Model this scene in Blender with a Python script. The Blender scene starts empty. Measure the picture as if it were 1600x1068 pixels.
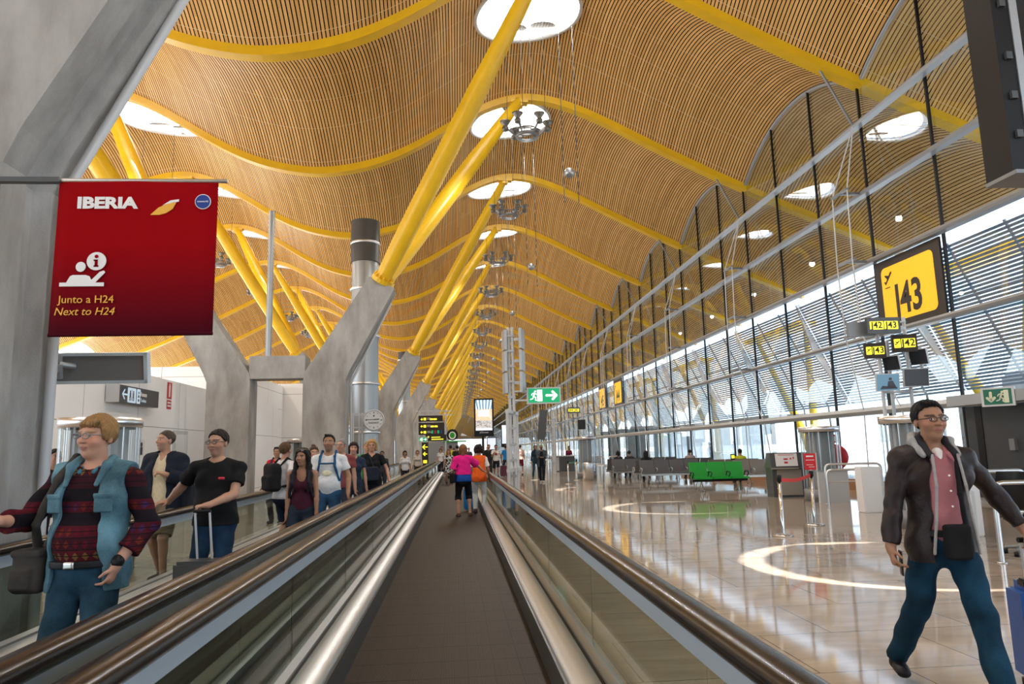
import bpy, bmesh, math, random
import numpy as np
from mathutils import Vector, Matrix
random.seed(7)
SC = bpy.context.scene
COL = SC.collection
PI = math.pi

# ---------------------------------------------------------------- camera
cam_d = bpy.data.cameras.new('camera')
cam = bpy.data.objects.new('camera', cam_d)
COL.objects.link(cam)
cam_d.sensor_width = 36.0
cam_d.lens = 1110.0 / 1600.0 * 36.0
cam_d.clip_start = 0.05
cam_d.clip_end = 2000
_d = Vector((713 - 800, 704 - 534, 1110.0)).normalized()      # walkway axis seen in the camera's own axes
_r = math.radians(0.75)
_u = Vector((-math.sin(_r), -math.cos(_r), 0.0))
_u = (_u - _d * _u.dot(_d)).normalized()
_x = _d.cross(_u)
R3 = Matrix((_x, _d, _u))
cx, cy, cz = R3.col[0], R3.col[1], R3.col[2]
M4 = Matrix((( cx[0], -cy[0], -cz[0], 0.0), (cx[1], -cy[1], -cz[1], 0.0), (cx[2], -cy[2], -cz[2], 1.55), (0, 0, 0, 1)))
cam.matrix_world = M4
SC.camera = cam

# ---------------------------------------------------------------- sky, sun, exposure
W = bpy.data.worlds.new('world'); SC.world = W; W.use_nodes = True
nt = W.node_tree; bg = nt.nodes['Background']
sky = nt.nodes.new('ShaderNodeTexSky'); sky.sky_type = 'NISHITA'; sky.sun_disc = False
sky.sun_elevation = math.radians(60); sky.sun_rotation = math.radians(200); sky.dust_density = 2.0
mxs = nt.nodes.new('ShaderNodeMix'); mxs.data_type = 'RGBA'; mxs.inputs['Factor'].default_value = 0.45
nt.links.new(sky.outputs[0], mxs.inputs[6]); mxs.inputs[7].default_value = (6.5, 7.2, 8.0, 1)
nt.links.new(mxs.outputs[2], bg.inputs['Color']); bg.inputs['Strength'].default_value = 0.60
sun_d = bpy.data.lights.new('sun', 'SUN'); sun_d.energy = 14.0; sun_d.angle = math.radians(0.35); sun_d.color = (1, .95, .86)
sun = bpy.data.objects.new('sun', sun_d); COL.objects.link(sun); sun.location = (0, 0, 60)
sun.rotation_euler = Vector((2.7, 2.6, -17.5)).to_track_quat('-Z', 'Y').to_euler()
SC.view_settings.view_transform = 'Standard'; SC.view_settings.look = 'None'
SC.view_settings.gamma = 1.0; SC.view_settings.use_curve_mapping = False
SC.view_settings.exposure = 0.0
SC.cycles.use_denoising = True
SC.cycles.max_bounces = 10; SC.cycles.transparent_max_bounces = 24; SC.cycles.glossy_bounces = 5; SC.cycles.diffuse_bounces = 5
SC.cycles.caustics_reflective = False; SC.cycles.caustics_refractive = False
SC.cycles.sample_clamp_indirect = 6.0

# ---------------------------------------------------------------- helpers
class MB:
    """collects shapes into one mesh"""
    def __init__(s): s.v = []; s.f = []; s.sm = []
    def add(s, vs, fs, smooth=False):
        o = len(s.v); s.v += [tuple(p) for p in vs]
        s.f += [tuple(i + o for i in f) for f in fs]; s.sm += [smooth] * len(fs)
        return s
    def box(s, c, d, rz=0.0, M=None):
        x, y, z = d[0] / 2, d[1] / 2, d[2] / 2
        P = [Vector((i * x, j * y, k * z)) for i in (-1, 1) for j in (-1, 1) for k in (-1, 1)]
        if M is not None: P = [M @ p for p in P]
        elif rz: R = Matrix.Rotation(rz, 3, 'Z'); P = [R @ p for p in P]
        P = [p + Vector(c) for p in P]
        return s.add(P, [(0, 1, 3, 2), (4, 6, 7, 5), (0, 4, 5, 1), (2, 3, 7, 6), (0, 2, 6, 4), (1, 5, 7, 3)])
    def bx(s, x0, x1, y0, y1, z0, z1):
        return s.box(((x0 + x1) / 2, (y0 + y1) / 2, (z0 + z1) / 2), (x1 - x0, y1 - y0, z1 - z0))
    def rings(s, R, closed=True, caps=True, smooth=True):
        n = len(R[0]); vs = [p for r in R for p in r]; fs = []
        for i in range(len(R) - 1):
            for j in range(n if closed else n - 1):
                k = (j + 1) % n
                fs.append((i * n + j, i * n + k, (i + 1) * n + k, (i + 1) * n + j))
        s.add(vs, fs, smooth)
        if caps and closed:
            s.add(R[0], [tuple(range(n))[::-1]]); s.add(R[-1], [tuple(range(n))])
        return s
    def tube(s, pts, r, n=10, caps=True, smooth=True):
        pts = [Vector(p) for p in pts]; rs = r if isinstance(r, (list, tuple)) else [r] * len(pts)
        t0 = (pts[1] - pts[0]).normalized()
        up = Vector((0, 0, 1)) if abs(t0.z) < .9 else Vector((0, 1, 0))
        a = t0.cross(up).normalized(); R = []
        for i, p in enumerate(pts):
            t = (pts[min(i + 1, len(pts) - 1)] - pts[max(i - 1, 0)]).normalized()
            a = (a - t * a.dot(t)).normalized(); b = t.cross(a)
            R.append([p + (a * math.cos(2 * PI * k / n) + b * math.sin(2 * PI * k / n)) * rs[i] for k in range(n)])
        return s.rings(R, True, caps, smooth)
    def lathe(s, prof, c=(0, 0, 0), n=24, smooth=True, caps=True):
        R = [[(c[0] + r * math.cos(2 * PI * k / n), c[1] + r * math.sin(2 * PI * k / n), c[2] + z) for k in range(n)] for r, z in prof]
        return s.rings(R, True, caps, smooth)
    def prism(s, poly, fn, a, b):
        """poly of 2D points swept from a to b; fn(u, v, t) -> xyz"""
        return s.rings([[fn(u, v, a) for u, v in poly], [fn(u, v, b) for u, v in poly]], True, True, False)
    def build(s, name, m, parent=None, bevel=0.0):
        me = bpy.data.meshes.new(name); me.from_pydata([tuple(p) for p in s.v], [], s.f)
        if any(s.sm): me.polygons.foreach_set('use_smooth', s.sm)
        bm = bmesh.new(); bm.from_mesh(me); bmesh.ops.recalc_face_normals(bm, faces=bm.faces)
        if bevel:
            bmesh.ops.bevel(bm, geom=[e for e in bm.edges if len(e.link_faces) == 2 and e.calc_face_angle(0) > .6], offset=bevel, segments=2, affect='EDGES')
        bm.to_mesh(me); bm.free(); me.update()
        me.materials.append(m)
        o = bpy.data.objects.new(name, me); COL.objects.link(o)
        if parent: o.parent = parent
        return o

def tag(o, label, cat, group=None, kind=None):
    o['label'] = label; o['category'] = cat
    if group: o['group'] = group
    if kind: o['kind'] = kind
    return o
def thing(name, label, cat, loc=(0, 0, 0), rz=0.0, group=None):
    o = bpy.data.objects.new(name, None); COL.objects.link(o)
    o.location = loc; o.rotation_euler = (0, 0, rz)
    return tag(o, label, cat, group)
def struct(o): o['kind'] = 'structure'; return o
def dup(root, loc, label, rz=None):
    r = root.copy(); COL.objects.link(r); r.location = loc; r['label'] = label
    if rz is not None: r.rotation_euler = (0, 0, rz)
    for ch in list(root.children):
        c = ch.copy(); COL.objects.link(c); c.parent = r
        for g in list(ch.children):
            d = g.copy(); COL.objects.link(d); d.parent = c
    return r
ORD = 'first second third fourth fifth sixth seventh eighth ninth tenth eleventh twelfth thirteenth fourteenth fifteenth sixteenth seventeenth eighteenth nineteenth twentieth'.split()
TENS = {2: 'twenty', 3: 'thirty'}
def nth(i):
    i += 1
    if i <= 20: return ORD[i - 1]
    return TENS[i // 10] + '-' + ORD[i % 10 - 1] if i % 10 else 'thirtieth'

# ---------------------------------------------------------------- materials
def mat(name, col, rough=0.5, metal=0.0, spec=0.5, emis=None, es=1.0, noise=0.0, nscale=8.0, bump=0.0, bscale=200.0, sheen=0.0):
    m = bpy.data.materials.new(name); m.use_nodes = True
    t = m.node_tree; b = t.nodes['Principled BSDF']
    b.inputs['Base Color'].default_value = (*col, 1); b.inputs['Roughness'].default_value = rough
    b.inputs['Metallic'].default_value = metal; b.inputs['Specular IOR Level'].default_value = spec
    if sheen: b.inputs['Sheen Weight'].default_value = sheen
    if emis: b.inputs['Emission Color'].default_value = (*emis, 1); b.inputs['Emission Strength'].default_value = es
    tc = None
    if noise or bump: tc = t.nodes.new('ShaderNodeTexCoord')
    if noise:
        n = t.nodes.new('ShaderNodeTexNoise'); n.inputs['Scale'].default_value = nscale; n.inputs['Detail'].default_value = 6
        t.links.new(tc.outputs['Object'], n.inputs['Vector'])
        r = t.nodes.new('ShaderNodeMapRange'); r.inputs['From Min'].default_value = .3; r.inputs['From Max'].default_value = .7
        r.inputs['To Min'].default_value = 1 - noise; r.inputs['To Max'].default_value = 1 + noise
        t.links.new(n.outputs['Fac'], r.inputs['Value'])
        h = t.nodes.new('ShaderNodeVectorMath'); h.operation = 'SCALE'; h.inputs[0].default_value = col
        t.links.new(r.outputs[0], h.inputs['Scale']); t.links.new(h.outputs[0], b.inputs['Base Color'])
    if bump:
        n = t.nodes.new('ShaderNodeTexNoise'); n.inputs['Scale'].default_value = bscale; n.inputs['Detail'].default_value = 3
        t.links.new(tc.outputs['Object'], n.inputs['Vector'])
        bu = t.nodes.new('ShaderNodeBump'); bu.inputs['Strength'].default_value = bump; bu.inputs['Distance'].default_value = .01
        t.links.new(n.outputs['Fac'], bu.inputs['Height']); t.links.new(bu.outputs[0], b.inputs['Normal'])
    return m
class N:
    """tiny node wiring helper"""
    def __init__(s, m): s.t = m.node_tree; s.b = s.t.nodes.get('Principled BSDF')
    def n(s, ty, **kw):
        o = s.t.nodes.new('ShaderNode' + ty)
        for k, v in kw.items(): setattr(o, k, v)
        return o
    def l(s, a, b): s.t.links.new(a, b)
    def math(s, op, a, b=None, c=None):
        o = s.n('Math', operation=op)
        for i, q in enumerate((a, b, c)):
            if q is None: continue
            if isinstance(q, (int, float)): o.inputs[i].default_value = q
            else: s.l(q, o.inputs[i])
        return o.outputs[0]
    def mix(s, f, a, b):
        o = s.n('Mix', data_type='RGBA')
        for i, q in ((0, f), (6, a), (7, b)):
            if isinstance(q, tuple): o.inputs[i].default_value = (*q, 1)
            elif isinstance(q, (int, float)): o.inputs[i].default_value = q
            else: s.l(q, o.inputs[i])
        return o.outputs[2]
def glass(name, tint=(.9, .95, .93), ior=1.5, rough=0.0):
    m = bpy.data.materials.new(name); m.use_nodes = True
    t = m.node_tree; t.nodes.remove(t.nodes['Principled BSDF']); out = t.nodes['Material Output']
    a = t.nodes.new('ShaderNodeBsdfTransparent'); a.inputs[0].default_value = (*tint, 1)
    g = t.nodes.new('ShaderNodeBsdfGlossy'); g.inputs['Roughness'].default_value = rough
    f = t.nodes.new('ShaderNodeFresnel'); ge = t.nodes.new('ShaderNodeNewGeometry'); mr = t.nodes.new('ShaderNodeMapRange')   # same reflectance on both faces
    mr.inputs['To Min'].default_value = ior; mr.inputs['To Max'].default_value = 1 / ior
    t.links.new(ge.outputs['Backfacing'], mr.inputs['Value']); t.links.new(mr.outputs[0], f.inputs['IOR'])
    x = t.nodes.new('ShaderNodeMixShader')
    t.links.new(f.outputs[0], x.inputs[0]); t.links.new(a.outputs[0], x.inputs[1]); t.links.new(g.outputs[0], x.inputs[2])
    t.links.new(x.outputs[0], out.inputs[0])
    return m

M = {}
def concrete_mat():
    m = mat('concrete', (.40, .405, .40), .75, bump=.25, bscale=60); n = N(m)
    tc = n.n('TexCoord'); mp = n.n('Mapping'); mp.inputs['Scale'].default_value = (1.4, 1.4, .5); n.l(tc.outputs['Object'], mp.inputs[0])
    a = n.n('TexNoise'); a.inputs['Scale'].default_value = 1.3; a.inputs['Detail'].default_value = 10; a.inputs['Roughness'].default_value = .62; n.l(mp.outputs[0], a.inputs['Vector'])
    b = n.n('TexNoise'); b.inputs['Scale'].default_value = 14; b.inputs['Detail'].default_value = 8; n.l(tc.outputs['Object'], b.inputs['Vector'])
    r = n.n('ValToRGB'); r.color_ramp.elements[0].position = .33; r.color_ramp.elements[0].color = (.225, .215, .20, 1)
    r.color_ramp.elements[1].position = .66; r.color_ramp.elements[1].color = (.45, .45, .44, 1); n.l(a.outputs['Fac'], r.inputs[0])
    c = n.mix(n.math('MULTIPLY', b.outputs['Fac'], .35), r.outputs[0], (.33, .32, .30))
    n.l(c, n.b.inputs['Base Color'])
    return m
def slat_mat():
    """bamboo slats running along the building: u = distance across, v = distance along"""
    m = mat('bamboo_slats', (.6, .35, .14), .42); n = N(m)
    uv = n.n('UVMap'); sp = n.n('SeparateXYZ'); n.l(uv.outputs[0], sp.inputs[0])
    u = n.math('DIVIDE', sp.outputs[0], .122); v = sp.outputs[1]
    fr = n.math('FRACT', u); idx = n.math('FLOOR', u)
    gap = n.math('LESS_THAN', fr, .28)
    cb = n.n('CombineXYZ'); n.l(idx, cb.inputs[0]); n.l(n.math('FLOOR', n.math('DIVIDE', n.math('ADD', v, n.math('MULTIPLY', idx, 1.37)), 3.0)), cb.inputs[1])
    wn = n.n('TexWhiteNoise', noise_dimensions='2D'); n.l(cb.outputs[0], wn.inputs[0])
    cb2 = n.n('CombineXYZ'); n.l(n.math('MULTIPLY', u, 1.0), cb2.inputs[0]); n.l(n.math('MULTIPLY', v, .35), cb2.inputs[1])
    gr = n.n('TexNoise'); gr.inputs['Scale'].default_value = .35; gr.inputs['Detail'].default_value = 4; n.l(cb2.outputs[0], gr.inputs['Vector'])
    wood = n.mix(n.math('MULTIPLY', n.math('ADD', wn.outputs['Value'], gr.outputs['Fac']), .5), (.58, .305, .085), (.95, .60, .23))
    clip = n.math('LESS_THAN', n.math('FRACT', n.math('DIVIDE', v, 1.5)), .014)
    base = n.mix(gap, wood, (.006, .004, .003))
    base = n.mix(n.math('MULTIPLY', clip, .55), base, (.75, .6, .4))
    n.l(base, n.b.inputs['Base Color'])
    n.l(n.math('MULTIPLY', n.math('SUBTRACT', 1.0, gap), .5), n.b.inputs['Specular IOR Level'])
    bu = n.n('Bump'); bu.inputs['Strength'].default_value = .6; bu.inputs['Distance'].default_value = .03
    n.l(n.math('SUBTRACT', 1.0, gap), bu.inputs['Height']); n.l(bu.outputs[0], n.b.inputs['Normal'])
    return m
def floor_mat():
    m = mat('limestone_floor', (.5, .45, .38), .06); n = N(m)
    tc = n.n('TexCoord'); br = n.n('TexBrick'); n.l(tc.outputs['Object'], br.inputs['Vector'])
    br.offset = .5; br.inputs['Scale'].default_value = 1.0; br.inputs['Brick Width'].default_value = 1.22; br.inputs['Row Height'].default_value = .985
    br.inputs['Mortar Size'].default_value = .006; br.inputs['Mortar Smooth'].default_value = .2; br.inputs['Bias'].default_value = 0
    br.inputs['Color1'].default_value = (.47, .39, .315, 1); br.inputs['Color2'].default_value = (.40, .33, .26, 1); br.inputs['Mortar'].default_value = (.13, .11, .09, 1)
    a = n.n('TexNoise'); a.inputs['Scale'].default_value = 2.2; a.inputs['Detail'].default_value = 9; a.inputs['Distortion'].default_value = .8
    mp = n.n('Mapping'); mp.inputs['Scale'].default_value = (.6, 2.2, 1); n.l(tc.outputs['Object'], mp.inputs[0]); n.l(mp.outputs[0], a.inputs['Vector'])
    r = n.n('MapRange'); r.inputs['From Min'].default_value = .3; r.inputs['From Max'].default_value = .7; r.inputs['To Min'].default_value = .82; r.inputs['To Max'].default_value = 1.12; n.l(a.outputs['Fac'], r.inputs['Value'])
    vm = n.n('VectorMath', operation='SCALE'); n.l(br.outputs['Color'], vm.inputs[0]); n.l(r.outputs[0], vm.inputs['Scale'])
    n.l(vm.outputs[0], n.b.inputs['Base Color'])
    b2 = n.n('TexNoise'); b2.inputs['Scale'].default_value = .8; b2.inputs['Detail'].default_value = 2; n.l(tc.outputs['Object'], b2.inputs['Vector'])
    bu = n.n('Bump'); bu.inputs['Strength'].default_value = .04; bu.inputs['Distance'].default_value = .05
    n.l(b2.outputs['Fac'], bu.inputs['Height']); n.l(bu.outputs[0], n.b.inputs['Normal'])
    return m
def belt_mat():
    m = mat('grooved_belt', (.06, .05, .045), .6, spec=.12); n = N(m)
    tc = n.n('TexCoord'); sp = n.n('SeparateXYZ'); n.l(tc.outputs['Object'], sp.inputs[0])
    x, y = sp.outputs[0], sp.outputs[1]
    rib = n.math('GREATER_THAN', n.math('FRACT', n.math('DIVIDE', x, .0105)), .45)
    joint = n.math('LESS_THAN', n.math('FRACT', n.math('DIVIDE', y, .4)), .035)
    ns = n.n('TexNoise'); ns.noise_dimensions = '1D'; ns.inputs['Scale'].default_value = 60; ns.inputs['Detail'].default_value = 3; n.l(x, ns.inputs['W'])
    tone = n.mix(ns.outputs['Fac'], (.050, .040, .033), (.090, .070, .056))
    c = n.mix(rib, (.012, .010, .009), tone)
    c = n.mix(joint, c, (.012, .011, .01))
    dark = n.math('LESS_THAN', n.math('FRACT', n.math('DIVIDE', n.math('ADD', x, .04), .19)), .025)
    c = n.mix(n.math('MULTIPLY', dark, .7), c, (.015, .013, .012))
    n.l(c, n.b.inputs['Base Color'])
    return m
M['mgrey2'] = mat('dark_door_grey', (.05, .055, .062), .5, spec=.3)
M['concrete'] = concrete_mat(); M['slats'] = slat_mat(); M['floor'] = floor_mat(); M['belt'] = belt_mat()
M['yellow'] = mat('yellow_paint', (.80, .49, .012), .35, noise=.05, nscale=2)
M['steel'] = mat('brushed_steel', (.70, .71, .72), .28, 1.0)
M['chrome'] = mat('polished_steel', (.72, .73, .74), .12, 1.0)
M['alu'] = mat('painted_aluminium', (.40, .42, .44), .4, .6)
M['lgrey'] = mat('light_grey_paint', (.55, .57, .59), .4)
M['dgrey'] = mat('dark_grey_metal', (.09, .095, .10), .4, .4)
M['mgrey'] = mat('mid_grey_metal', (.22, .23, .24), .4, .4)
M['black'] = mat('black_plastic', (.010, .010, .011), .4, spec=.25)
M['rubber'] = mat('black_rubber', (.016, .011, .009), .24, spec=.28)
M['white'] = mat('white_panel', (.78, .79, .80), .4)
M['wglass'] = glass('walkway_glass', (.74, .79, .76), 1.17)
M['fglass'] = glass('facade_glass', (.86, .895, .91), 1.85)
M['louver'] = mat('louver_blue_grey', (.17, .30, .42), .4)
M['apron'] = mat('pale_apron', (.62, .63, .64), .8)
M['hazewhite'] = glass('frosted_white_glazing', (.86, .92, .95), 1.15)
_t = M['hazewhite'].node_tree; _tr = _t.nodes.new('ShaderNodeBsdfTranslucent'); _tr.inputs[0].default_value = (.9, .94, .97, 1); _ms = _t.nodes.new('ShaderNodeMixShader'); _ms.inputs[0].default_value = .45
_src = _t.nodes['Material Output'].inputs[0].links[0].from_socket; _t.links.new(_src, _ms.inputs[1]); _t.links.new(_tr.outputs[0], _ms.inputs[2]); _t.links.new(_ms.outputs[0], _t.nodes['Material Output'].inputs[0])
M['oglass'] = mat('outdoor_blue_glass', (.16, .27, .33), .15)
M['green'] = mat('green_vinyl', (.006, .30, .025), .35)
M['red'] = mat('red_paint', (.55, .012, .02), .4)
M['banner'] = mat('red_banner_cloth', (.42, .004, .016), .9, spec=.05)
M['syellow'] = mat('sign_yellow', (.95, .55, .01), .5, emis=(.95, .5, .01), es=.35)
M['slime'] = mat('sign_lime_yellow', (.85, .80, .05), .5, emis=(.9, .8, .05), es=.9)
M['sgreen'] = mat('exit_green', (.0, .28, .12), .4, emis=(.0, .35, .13), es=.7)
M['swhite'] = mat('sign_white', (.85, .87, .86), .5, emis=(.9, 1, .95), es=.6)
M['ink'] = mat('sign_dark_brown', (.022, .014, .010), .5)
M['matwhite'] = mat('printed_white', (.80, .80, .80), .6)
# ---------------------------------------------------------------- roof shape
_SU = [0, 1.1, 2.7, 4.2, 5.4, 6.4, 7.4, 8.5, 9.6, 11, 12.4, 13.8, 16.57, 18.38, 20.3, 23.5, 24.8, 26]
_SZ = [13.05, 13.15, 13.55, 14.3, 15.1, 15.72, 16.25, 16.55, 16.5, 16.06, 15.4, 14.65, 13.25, 12.42, 11.55, 10.25, 9.7, 9.3]
_uu = np.linspace(0, 26, 521); _zz = np.interp(_uu, _SU, _SZ)
for _ in range(3): _zz = np.convolve(np.pad(_zz, 14, mode='reflect', reflect_type='odd'), np.ones(29) / 29, 'valid') if False else np.convolve(np.pad(_zz, 12, mode='edge'), np.ones(25) / 25, 'valid')
_zz = np.where(_uu > 24.6, np.interp(_uu, _SU, _SZ), _zz)
def S(x): return np.interp(np.abs(np.asarray(x, float) + 5.6), _uu, _zz)
_arc = np.concatenate([[0], np.cumsum(np.hypot(np.diff(_uu), np.diff(_zz)))])
Y0 = 19.9; KMIN, KMAX = -3, 31
BEAMS = [Y0 + 9 * k for k in range(KMIN, KMAX + 1)]
XL, XR, XG = -30.9, 19.3, 12.7
SKX = (2.9, -14.1); SKR = 1.95
def Zc(x, y):
    t = ((np.asarray(y, float) - Y0) / 9.0) % 1.0 * 2 - 1
    return S(x) + .16 + 1.5 * (1 - np.abs(t) ** 2.1) * np.clip((XR - np.asarray(x, float)) / (XR - 15.5), 0, 1)
def build_ceiling():
    vs, fs, uvs = [], [], []
    for b in range(len(BEAMS) - 1):
        y0 = BEAMS[b]; far = y0 > 90
        st = .6 if far else .25; ny = 10 if far else 36
        nx = int(round((XR - XL) / st)) + 1
        xs = np.linspace(XL, XR, nx); ys = y0 + np.linspace(0, 9, ny + 1)
        X, Yg = np.meshgrid(xs, ys, indexing='ij'); X = X.copy(); Yg = Yg.copy()
        yc = y0 + 4.5; c = max(xs[1] - xs[0], 9 / ny)
        for sx in SKX:
            r = np.hypot(X - sx, Yg - yc); m = (np.abs(r - SKR) < .55 * c)
            X[m] = sx + (X[m] - sx) / r[m] * SKR; Yg[m] = yc + (Yg[m] - yc) / r[m] * SKR
        Z = Zc(X, np.clip(Yg, y0 + 1e-5, y0 + 9 - 1e-5)); U = np.interp(np.abs(X + 5.6), _uu, _arc) * np.sign(X + 5.6)
        o = len(vs); w = ny + 1
        vs += list(zip(X.ravel().tolist(), Yg.ravel().tolist(), Z.ravel().tolist())); uvs += list(zip(U.ravel().tolist(), Yg.ravel().tolist()))
        for i in range(nx - 1):
            for j in range(ny):
                cx_ = (X[i, j] + X[i + 1, j] + X[i, j + 1] + X[i + 1, j + 1]) / 4; cy_ = (Yg[i, j] + Yg[i + 1, j] + Yg[i, j + 1] + Yg[i + 1, j + 1]) / 4
                if any(math.hypot(cx_ - sx, cy_ - yc) < SKR for sx in SKX): continue
                a = o + i * w + j; fs.append((a, a + 1, a + w + 1, a + w))
    me = bpy.data.meshes.new('ceiling'); me.from_pydata(vs, [], fs)
    me.polygons.foreach_set('use_smooth', [True] * len(fs))
    l = me.uv_layers.new(name='UVMap'); li = np.zeros(len(me.loops), np.int32); me.loops.foreach_get('vertex_index', li)
    l.data.foreach_set('uv', np.array(uvs)[li].ravel()); me.materials.append(M['slats'])
    o = bpy.data.objects.new('ceiling', me); COL.objects.link(o); struct(o)
build_ceiling()

# ---------------------------------------------------------------- yellow beams
def beam_mesh():
    mb = MB(); R = []
    for x in np.linspace(XL - .1, XR + .3, 140):
        z = float(S(x)); R.append([(x, -.2, z), (x, .2, z), (x, .2, z + .34), (x, -.2, z + .34)])
    return mb.rings(R, True, True, False)
_bm = beam_mesh().build('roof_beam', M['yellow'])
for i, y in enumerate(BEAMS):
    o = _bm if i == 0 else _bm.copy()
    if i: COL.objects.link(o)
    o.location = (0, y, 0)
    n = i + KMIN
    tag(o, 'yellow wavy roof beam, ' + (nth(n) + ' in view counted from the viewer' if n >= 0 else 'overhead behind the view, ' + nth(-n - 1) + ' back from the first visible'), 'roof beam', 'yellow roof beams')

# ---------------------------------------------------------------- skylights
M['membrane'] = mat('glowing_skylight_membrane', (.9, .9, .9), .6, emis=(1.0, .985, .95), es=8.0)  # emission stands in for daylight passing through the membrane
def grille_mat():
    m = mat('perforated_disc', (.55, .5, .42), .5); n = N(m)
    tc = n.n('TexCoord'); vo = n.n('TexVoronoi'); vo.inputs['Scale'].default_value = 8.5; vo.inputs['Randomness'].default_value = 0; n.l(tc.outputs['Object'], vo.inputs['Vector'])
    c = n.mix(n.math('LESS_THAN', vo.outputs['Distance'], .40), (.34, .29, .23), (.05, .04, .03)); n.l(c, n.b.inputs['Base Color'])
    return m
M['grille'] = grille_mat()
def make_skylight(sx, y, label):
    t = thing('skylight', label, 'skylight', (sx, y, 0), group='oval skylights')
    mb = MB(); n = 48; pts = []
    zf = lambda a, r=SKR: float(Zc(sx + r * math.cos(a), y + min(max(r * math.sin(a), -4.4), 4.4)))
    R = []
    for k in range(n):
        a = 2 * PI * k / n; z = zf(a); c, s_ = math.cos(a), math.sin(a)
        R.append([((SKR - .02) * c, (SKR - .02) * s_, z + .1), ((SKR - .02) * c, (SKR - .02) * s_, z - .1), ((SKR + .11) * c, (SKR + .11) * s_, z - .09), ((SKR + .11) * c, (SKR + .11) * s_, z + .1)])
    R.append(R[0]); mb.rings(R, True, False, True); mb.build('rim', M['white'], t)
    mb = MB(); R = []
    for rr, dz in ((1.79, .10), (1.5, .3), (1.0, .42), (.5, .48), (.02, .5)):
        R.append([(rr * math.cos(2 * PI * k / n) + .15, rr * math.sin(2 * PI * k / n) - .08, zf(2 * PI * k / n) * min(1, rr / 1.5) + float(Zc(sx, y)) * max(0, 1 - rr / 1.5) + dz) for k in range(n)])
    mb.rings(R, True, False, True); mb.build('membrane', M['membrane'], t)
    for (dx, dy) in ((-.42, 1.28), (.72, 1.22), (0, -1.2)):
        g = MB(); z = float(Zc(sx + dx, y + dy)) - .02
        g.lathe([(.01, -.02), (.48, -.02), (.5, 0), (.48, .02), (.01, .02)], (0, 0, 0), 24, False)
        o = g.build('grille_disc', M['grille'], t); o.location = (dx, dy, z); o.rotation_euler = (.30 if dy > 0 else -.3, 0, 0)
    w = MB()
    for k in range(6):
        a = 2 * PI * k / 6 + .3; w.tube([(SKR * math.cos(a), SKR * math.sin(a), zf(a)), (.1 * math.cos(a), .1 * math.sin(a), float(Zc(sx, y)) - .25)], .012, 5)
    w.build('stay_wires', M['mgrey'], t)
    return t
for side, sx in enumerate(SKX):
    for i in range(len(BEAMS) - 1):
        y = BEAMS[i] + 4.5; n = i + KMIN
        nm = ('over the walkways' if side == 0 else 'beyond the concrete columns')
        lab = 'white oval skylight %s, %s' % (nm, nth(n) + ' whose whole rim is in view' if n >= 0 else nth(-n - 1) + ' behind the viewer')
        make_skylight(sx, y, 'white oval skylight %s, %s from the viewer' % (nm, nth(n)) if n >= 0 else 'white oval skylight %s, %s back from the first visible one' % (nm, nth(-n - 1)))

# ---------------------------------------------------------------- concrete frames and yellow struts
FR_Y = [6.2 + 18 * k for k in range(0, 16)]; FC = -5.85
def leg(sgn):
    """pier and branch with a groove down the outer face; returns two meshes"""
    def sec(xo, xi, z, hy=.45, zt=0.0):
        g = .13 if hy > .4 else .1
        P = [(xi, -hy), (xo, -hy), (xo, -.12), (xo - g, -.06), (xo - g, .20), (xo, .26), (xo, hy), (xi, hy)]
        return [(FC + sgn * (u - FC), v, z + (xo - u) * zt) for u, v in P]
    a = MB().rings([sec(-3.62, -5.0, 0), sec(-3.62, -5.0, 3.95)], True, True, False)
    b = MB().rings([sec(-3.62, -5.0, 3.95), sec(-3.50, -4.95, 4.25), sec(-2.02, -2.86, 7.05, .42, .5)], True, True, False)
    return a, b
def strut_mesh(sgn, dy):
    x0, z0 = -2.46, 7.38
    P0 = Vector((FC + sgn * (x0 - FC), math.copysign(.22, dy), z0)); tx = 2.9 if sgn > 0 else -14.3
    P1 = Vector((tx, dy, float(S(tx)) - .02))
    d = (P1 - P0); pts = [P0 + d * t for t in (0, .02, .12, .35, .6, .85, .97, 1)]
    a = MB().tube(pts, [.27, .27, .31, .335, .33, .26, .2, .19], 18)
    f = MB().tube([P0 - d.normalized() * .05, P0 + d.normalized() * .10], .37, 18, smooth=False)
    for k in range(12):
        ang = 2 * PI * k / 12; ax = d.normalized(); q = ax.orthogonal().normalized(); r = ax.cross(q)
        p = P0 + (q * math.cos(ang) + r * math.sin(ang)) * .315
        f.tube([p + ax * .08, p + ax * .20], .035, 6)
    h = MB().box((P1.x, P1.y, P1.z - .08), (.75, .42, .14)).box((P1.x, P1.y, P1.z - .2), (.30, .34, .18))
    return a, f, h
_proto = {}
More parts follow.
